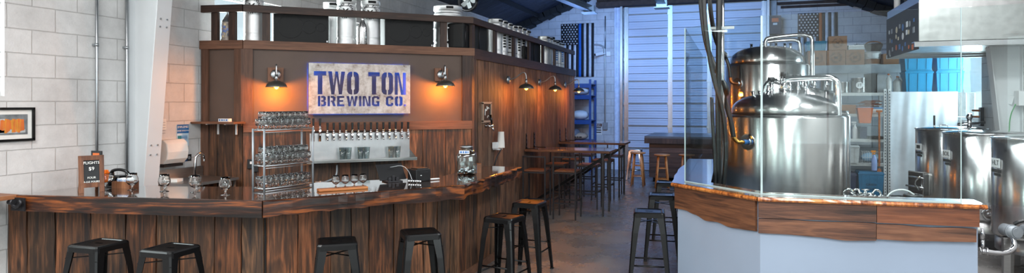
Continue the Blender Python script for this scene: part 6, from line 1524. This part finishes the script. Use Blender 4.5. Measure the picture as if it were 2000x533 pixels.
# on the storage ledge: cartons with round logo, crate, bucket, baskets
yl = LY+.18
def lbox(t, w, h, d=.28):
    cbox(t, w, h, d); arc_logo(M_cardd, frame((0, -d/2-.002, h*.5), (1, 0, 0), (0, 0, 1)), min(w, h)*.30, t, 'logo')
hb1 = hpx(1630, 93, 122.5, yl)
for a, b, lb in ((1577, 1612, 'carton with round brewery logo, left of the lower three'), (1613, 1649, 'carton with round brewery logo, middle of the lower three'), (1650, 1686, 'carton with round brewery logo, right of the lower three')): item(a, b, 0, yl, LH, 'logo_carton', lb, 'box', hb1, lbox, group='cardboard cartons on the storage ledge')
item(1617, 1653, 0, yl, LH+hb1+.003, 'logo_carton', 'carton with round brewery logo stacked on top of the other cartons', 'box', hpx(1635, 66, 93, yl), lbox, group='cardboard cartons on the storage ledge', rz=-.05)
item(1572, 1613, 0, yl, LH+hb1+.003, 'teal_crate', 'teal plastic crate on top of the left carton', 'crate', hpx(1590, 75, 93, yl), tote(M_teal))
def jars(t, w, h, d=.25): m = MB(); m.box((0, 0, h*.3), (w, d, h*.6)); m.build('tray', M_clear, t, bevel=.005); MB().box((0, 0, h*.8), (w*.96, d*.9, h*.3)).build('contents', M_galv, t)
item(1655, 1686, 0, yl, LH+hb1+.003, 'clear_tray', 'low clear tray of hardware on the right carton', 'tray', hpx(1670, 84, 93, yl), jars)
def bkt(t, w, h):
    m = MB(); r = w/2; m.lathe([(0, 0), (r*.88, 0), (r*.9, .01), (r*.98, h*.8), (r*1.02, h*.82), (r*1.02, h*.9), (r, h*.9), (r*1.0, h), (0, h)], n=36); m.build('bucket_body', M_wtpl, t); MB().tube([(-r, 0, h*.8), (-r*.5, -r*1.05, h*.45), (r*.5, -r*1.05, h*.45), (r, 0, h*.8)], .004, 6, 2).build('bail_handle', M_galv, t)
    MB().lathe([(r*.905, h*.08), (r*.95, h*.45), (r*.94, h*.45), (r*.9, h*.08)], n=36).build('label_band', M_card, t)
item(1687, 1721, 0, yl, LH, 'white_bucket', 'white lidded bucket right of the cartons on the storage ledge', 'bucket', hpx(1700, 95, 121, yl), bkt)
def dbasket(t, w, h): m = MB(); r = w/2; m.lathe([(r*.7, 0), (r, h*.7), (r*.98, h), (r*.9, h), (r*.65, .02), (0, .02)], n=30); m.build('basket_bowl', plain('dark woven basket', '2b2320', .8, scale=30, bump=.5), t); MB().tube([(-r, 0, h*.8), (-r*.6, 0, h*1.3), (r*.6, 0, h*1.3), (r, 0, h*.8)], .012, 8, 2).build('basket_handle', M_card, t)
item(1688, 1724, 0, yl, LH+hpx(1700, 95, 121, yl)+.003, 'dark_basket', 'dark woven basket on the white bucket', 'basket', hpx(1700, 80, 95, yl), dbasket)
a = at_y(1708, LY+.9); wr = thing('wire_rack', 'loose silver wire racks on the storage room roof at back', 'rack', (a.x, LY+.9, LH))
for k in range(3):
    m = MB()
    for i in range(9): m.cyl((-.32+i*.08, 0, .25+k*.12), (-.32+i*.08, .3, .25+k*.12), .004, n=6)
    m.cyl((-.34, 0, .25+k*.12), (.34, 0, .25+k*.12), .006, n=6); m.cyl((-.34, .3, .25+k*.12), (.34, .3, .25+k*.12), .006, n=6); m.build('wire_tier', M_galv, wr)
for x in (-.33, .33):
    for y in (0, .3): MB().cyl((x, y, 0), (x, y, .52), .006, n=6).build('post', M_galv, wr)
# cartons to the right under the hood
item(1722, 1752, 0, yl, LH, 'open_carton', 'open cardboard carton half hidden behind the hood end', 'box', hpx(1740, 100, 121, yl), cbox)
# second flag and ridge details on the far wall
flag(1558, 1636, 25, YF, 'black and white flag with an orange stripe above the cartons', 'b5622a', 'orange line')
q = at_y(1513, YF-.1); el = thing('electric_panel', 'grey electric heater box with orange warning label near the door corner', 'panel', (q.x, YF-.16, hz(50, q.z)))
m = MB(); m.box((0, 0, 0), (.28, .3, .46)); m.build('panel_body', M_gun, el); m = MB(); m.box((0, -.152, .12), (.16, .004, .1)); m.build('warning_label', M_or, el); m = MB(); m.box((0, -.152, .02), (.1, .004, .05)); m.build('small_label', M_paper, el)
# ================================================================= HOOD
hx0 = at_x(1795, 1).x; HX0 = 2.42; hy0 = 10.2; hy1 = at_x(1733, HX0).y
p = at_x(1795, HX0); hy0 = p.y; hzb = hz(93, p.z); hzt = 3.35
hd = thing('extractor_hood', 'large stainless extractor hood with stickered dark end hung over the kettles', 'extractor hood', (HX0, hy0, hzb))
m = MB(); m.bb((0, 0, .09), (XR-HX0-.01, hy1-hy0, hzt-hzb)); m.build('hood_box', steel('hood steel', 'c2c2c0', .33, streak=False, bump=.35), hd)
m = MB(); m.bb((-.012, -.002, -.02), (-.001, hy1-hy0, .62)); m.build('end_panel', plain('dark end panel', '26292e', .6), hd)
m = MB(); m.bb((-.09, -.16, .0), (XR-HX0-.01, -.13, .06)); m.bb((-.09, -.13, .06), (XR-HX0-.01, 0, .07)); m.build('front_lip', M_chrome, hd)
m = MB(); m.bb((0, .0, .03), (XR-HX0-.01, hy1-hy0, .04)); m.build('hood_underside', M_ssd, hd)
m = MB(); m.bb((-.02, hy1-hy0-.05, -.03), (XR-HX0-.01, hy1-hy0, .03)); m.bb((-.02, hy1-hy0-.3, -.01), (XR-HX0-.01, hy1-hy0-.26, .02)); m.build('rear_rail', M_galv, hd)
rnd = random.Random(15)
for i in range(24):
    y = .12+(hy1-hy0-.25)*((i % 8)+.5)/8+rnd.uniform(-.06, .06); z = .06+.17*(i//8)+rnd.uniform(-.03, .05)
    m = MB(); s = rnd.uniform(.03, .055)
    if i % 2: m.cyl((-.017, y, z), (-.013, y, z), s, n=18)
    else: m.box((-.015, y, z), (.004, s*1.8, s*1.5))
    m.build('sticker', rnd.choice([M_wtpl, M_or, plain('sticker blue', '3a66a0', .5), plain('sticker grey', '8a8d92', .5), plain('sticker cream', 'cbbfa5', .5)]), hd)
for x, y in ((.1, .15), (.1, 1.2), (1.1, .2)): MB().cyl((x, y, hzt-hzb), (x, y, ridge_h(HX0+x)-hzb-.1), .02, n=8).build('hanger_rod', M_galv, hd)
cx_ = at_x(1752, HX0+.1); m = MB(); m.cyl((0, 0, 0), (0, 0, 1.1), .045, n=14); o = m.build('flue_pipe', M_white); o.location = (cx_.x, cx_.y, hzb+.62); tag(o, 'pale upright flue pipe rising behind the hood end', 'pipe')
# right wall services beside the tapered column
def rpipe(px, r, z0, z1, label, mat=M_galv, x=XR-.05):
    p = at_x(px, x); m = MB(); m.cyl((0, 0, z0), (0, 0, z1), r, n=12); o = m.build('wall_pipe', mat); o.location = (x, p.y, 0); tag(o, label, 'pipe'); return p
rpipe(1952, .03, 0, hzb, 'dark upright pipe right of the white column by the kettles', M_gun, XR-.1)
rpipe(1964, .035, 0, hzb, 'galvanised upright pipe right of the dark one', M_galv, XR-.08)
rpipe(1983, .02, 0, hzb, 'slim upright pipe nearest the right edge of the frame', M_galv)
p = at_x(1992, XR-.06); jb = thing('junction_box', 'white junction box with a green cable on the right wall', 'junction box', (XR-.05, p.y, hz(192, p.z)))
m = MB(); m.box((0, 0, 0), (.1, .16, .2)); m.bar((-.05, .1, -.03), (-.12, .18, .0), .02, .12); m.build('box_body', M_wtpl, jb)
m = MB(); m.tube([(-.06, .0, -.08), (-.1, .08, -.25), (-.1, .1, -.5), (-.1, .12, -.8)], .007, 6, 2); m.build('green_cable', plain('green cable', '2f9a45', .5), jb)
p = at_x(1916, XR-.03); mg = thing('copper_manifold', 'small dark manifold with copper valves on the wall under the window', 'manifold', (XR-.026, p.y, hz(228, p.z)))
m = MB(); m.box((0, 0, 0), (.05, .08, .3)); m.build('manifold_body', M_gun, mg)
for z in (-.1, 0, .1): MB().cyl((-.02, 0, z), (-.09, .1, z), .018, n=10).build('valve', M_copper, mg)
# work shelf and loose fittings inside the counter
sh = thing('work_shelf', 'stainless work shelf inside the glass screen behind the counter', 'shelf', (.92, g1.y+.62, 0)); zsf = 1.012
m = MB(); m.box((.1, 0, zsf-.015), (1.42, .36, .03)); m.build('shelf_top', M_ssd, sh)
for x in (-.5, .7):
    for y in (-.15, .15): MB().cyl((x, y, 0), (x, y, zsf-.03), .015, n=10).build('leg', M_ssd, sh)
ys = g1.y+.6; n_ = 0
fit = None
for px, py, lb in ((1657, 371, 'clamp fitting'), (1664, 376, 'elbow'), (1673, 373, 'clamp ring'), (1682, 377, 'end cap'), (1690, 373, 'ferrule'), (1700, 377, 'short spool'), (1712, 379, 'flat clamp')):
    p = at_y(px, ys); t = thing('pipe_fitting', '%s chrome fitting from the left in the row behind the glass' % ORD[n_], 'fitting', (p.x, ys+.02*(n_ % 2), zsf), n_*1.1, 'loose chrome fittings behind the glass'); n_ += 1
    m = MB(); m.torus((0, 0, .045), .035, .009, 'y', 20, 8) if n_ % 2 else m.cyl((-.03, 0, .025), (.03, 0, .025), .024, n=16); m.cyl((0, 0, .02), (.05, 0, .02), .012, n=10); m.cyl((.045, 0, .02), (.05, 0, .02), .02, n=12); m.build('fitting_body', M_chrome, t)
    MB().cyl((0, -.03, .08 if n_ % 2 else .05), (0, .03, .08 if n_ % 2 else .05), .006, n=8).build('wing_nut', M_chrome, t)
p = at_y(1774, ys); hl = thing('hose_bundle', 'white hose and black coil lying behind the glass near the manway', 'hose', (p.x, ys, zsf))
m = MB(); m.tube([(-.17, 0, 0), (-.14, 0, .06), (-.07, .02, .09), (0, .03, .085), (.05, .03, .05)], .007, 8, 2); m.build('white_hose', M_wtpl, hl); m = MB(); m.torus((.02, 0, .018), .07, .018); m.torus((.04, .02, .04), .06, .016); m.build('black_coil', M_rubber, hl)
# ================================================================= LIGHT AND CAMERA
def area(name, loc, rot, sx, sy, power, col=(1, 1, 1)):
    l = bpy.data.lights.new(name, 'AREA'); l.shape = 'RECTANGLE'; l.size = sx; l.size_y = sy; l.energy = power; l.color = col
    o = bpy.data.objects.new(name, l); COL.objects.link(o); o.location = loc; o.rotation_euler = rot; return o
DAY = (.93, .97, 1.0)
for i, h in enumerate(FW):   # added light in made-up, unseen windows behind the camera
    area('unseen_front_fill', ((h[0]+h[1])/2, YB-.12, (h[2]+h[3])/2), (R(90), 0, 0), h[1]-h[0]-.1, h[3]-h[2]-.1, 45, DAY)
def sidewin(h, x, sgn, p, col=DAY):
    area('window_daylight', (x+sgn*.13, (h[0]+h[1])/2, (h[2]+h[3])/2), (0, R(90)*sgn, 0), h[3]-h[2]-.1, h[1]-h[0]-.1, p, col)
sidewin(W1, XL, -1, 130); sidewin(W2, XL, -1, 260, (.95, .98, 1)); sidewin(RW, XR, 1, 110, (.8, .9, 1)); sidewin(RW2, XR, 1, 170)  # the RW2 light is added in the made-up window
area('added_roof_fill', (-3.4, -.6, 4.55), (0, 0, 0), 1.6, 5.5, 520, (1, .99, .97))  # added overhead fill
area('added_roof_fill', (1.2, -.6, 4.55), (0, 0, 0), 1.6, 5.5, 520, (.95, .98, 1))  # matching added fill over the right side
area('added_roof_fill', (1.4, 5.0, 4.5), (R(-8), 0, 0), 1.4, 2.6, 150, (.97, .98, 1))  # extra fill added to brighten the tank reflections
area('kettle_fill', (2.9, 7.2, 4.2), (R(25), 0, 0), 1.6, .3, 90, (.97, .98, 1))  # fill added to brighten the kettle side, no fixture known
area('tank_bay_fill', (1.2, 8.5, 4.6), (0, 0, 0), .3, 3, 110, (.9, .95, 1))  # neutral fill added above the tanks, no fixture known
b = area('blue_wash_light', (-1.3, 12.6, 4.7), (R(62), 0, 0), 2.4, .4, 135, (.24, .50, 1)); b.data.spread = R(110)
b = area('blue_wash_light', (-3.6, 15.4, 3.2), (R(150), 0, 0), .5, 1.2, 60, (.25, .45, 1))
w = bpy.data.worlds.new('sky'); SC.world = w; w.use_nodes = True
w.node_tree.nodes['Background'].inputs[0].default_value = (.8, .9, 1, 1); w.node_tree.nodes['Background'].inputs[1].default_value = 1.0
cam = bpy.data.cameras.new('camera'); co = bpy.data.objects.new('camera', cam); COL.objects.link(co)
co.location = (0, 0, CH); co.rotation_euler = (R(90), 0, YAW)
cam.sensor_width = 36; cam.lens = F/2000*36; cam.shift_y = (HY-266.5)/2000; cam.clip_start = .05
SC.camera = co
SC.view_settings.view_transform = 'Standard'; SC.view_settings.look = 'None'; SC.view_settings.gamma = 1; SC.view_settings.use_curve_mapping = False
SC.view_settings.exposure = 0.12
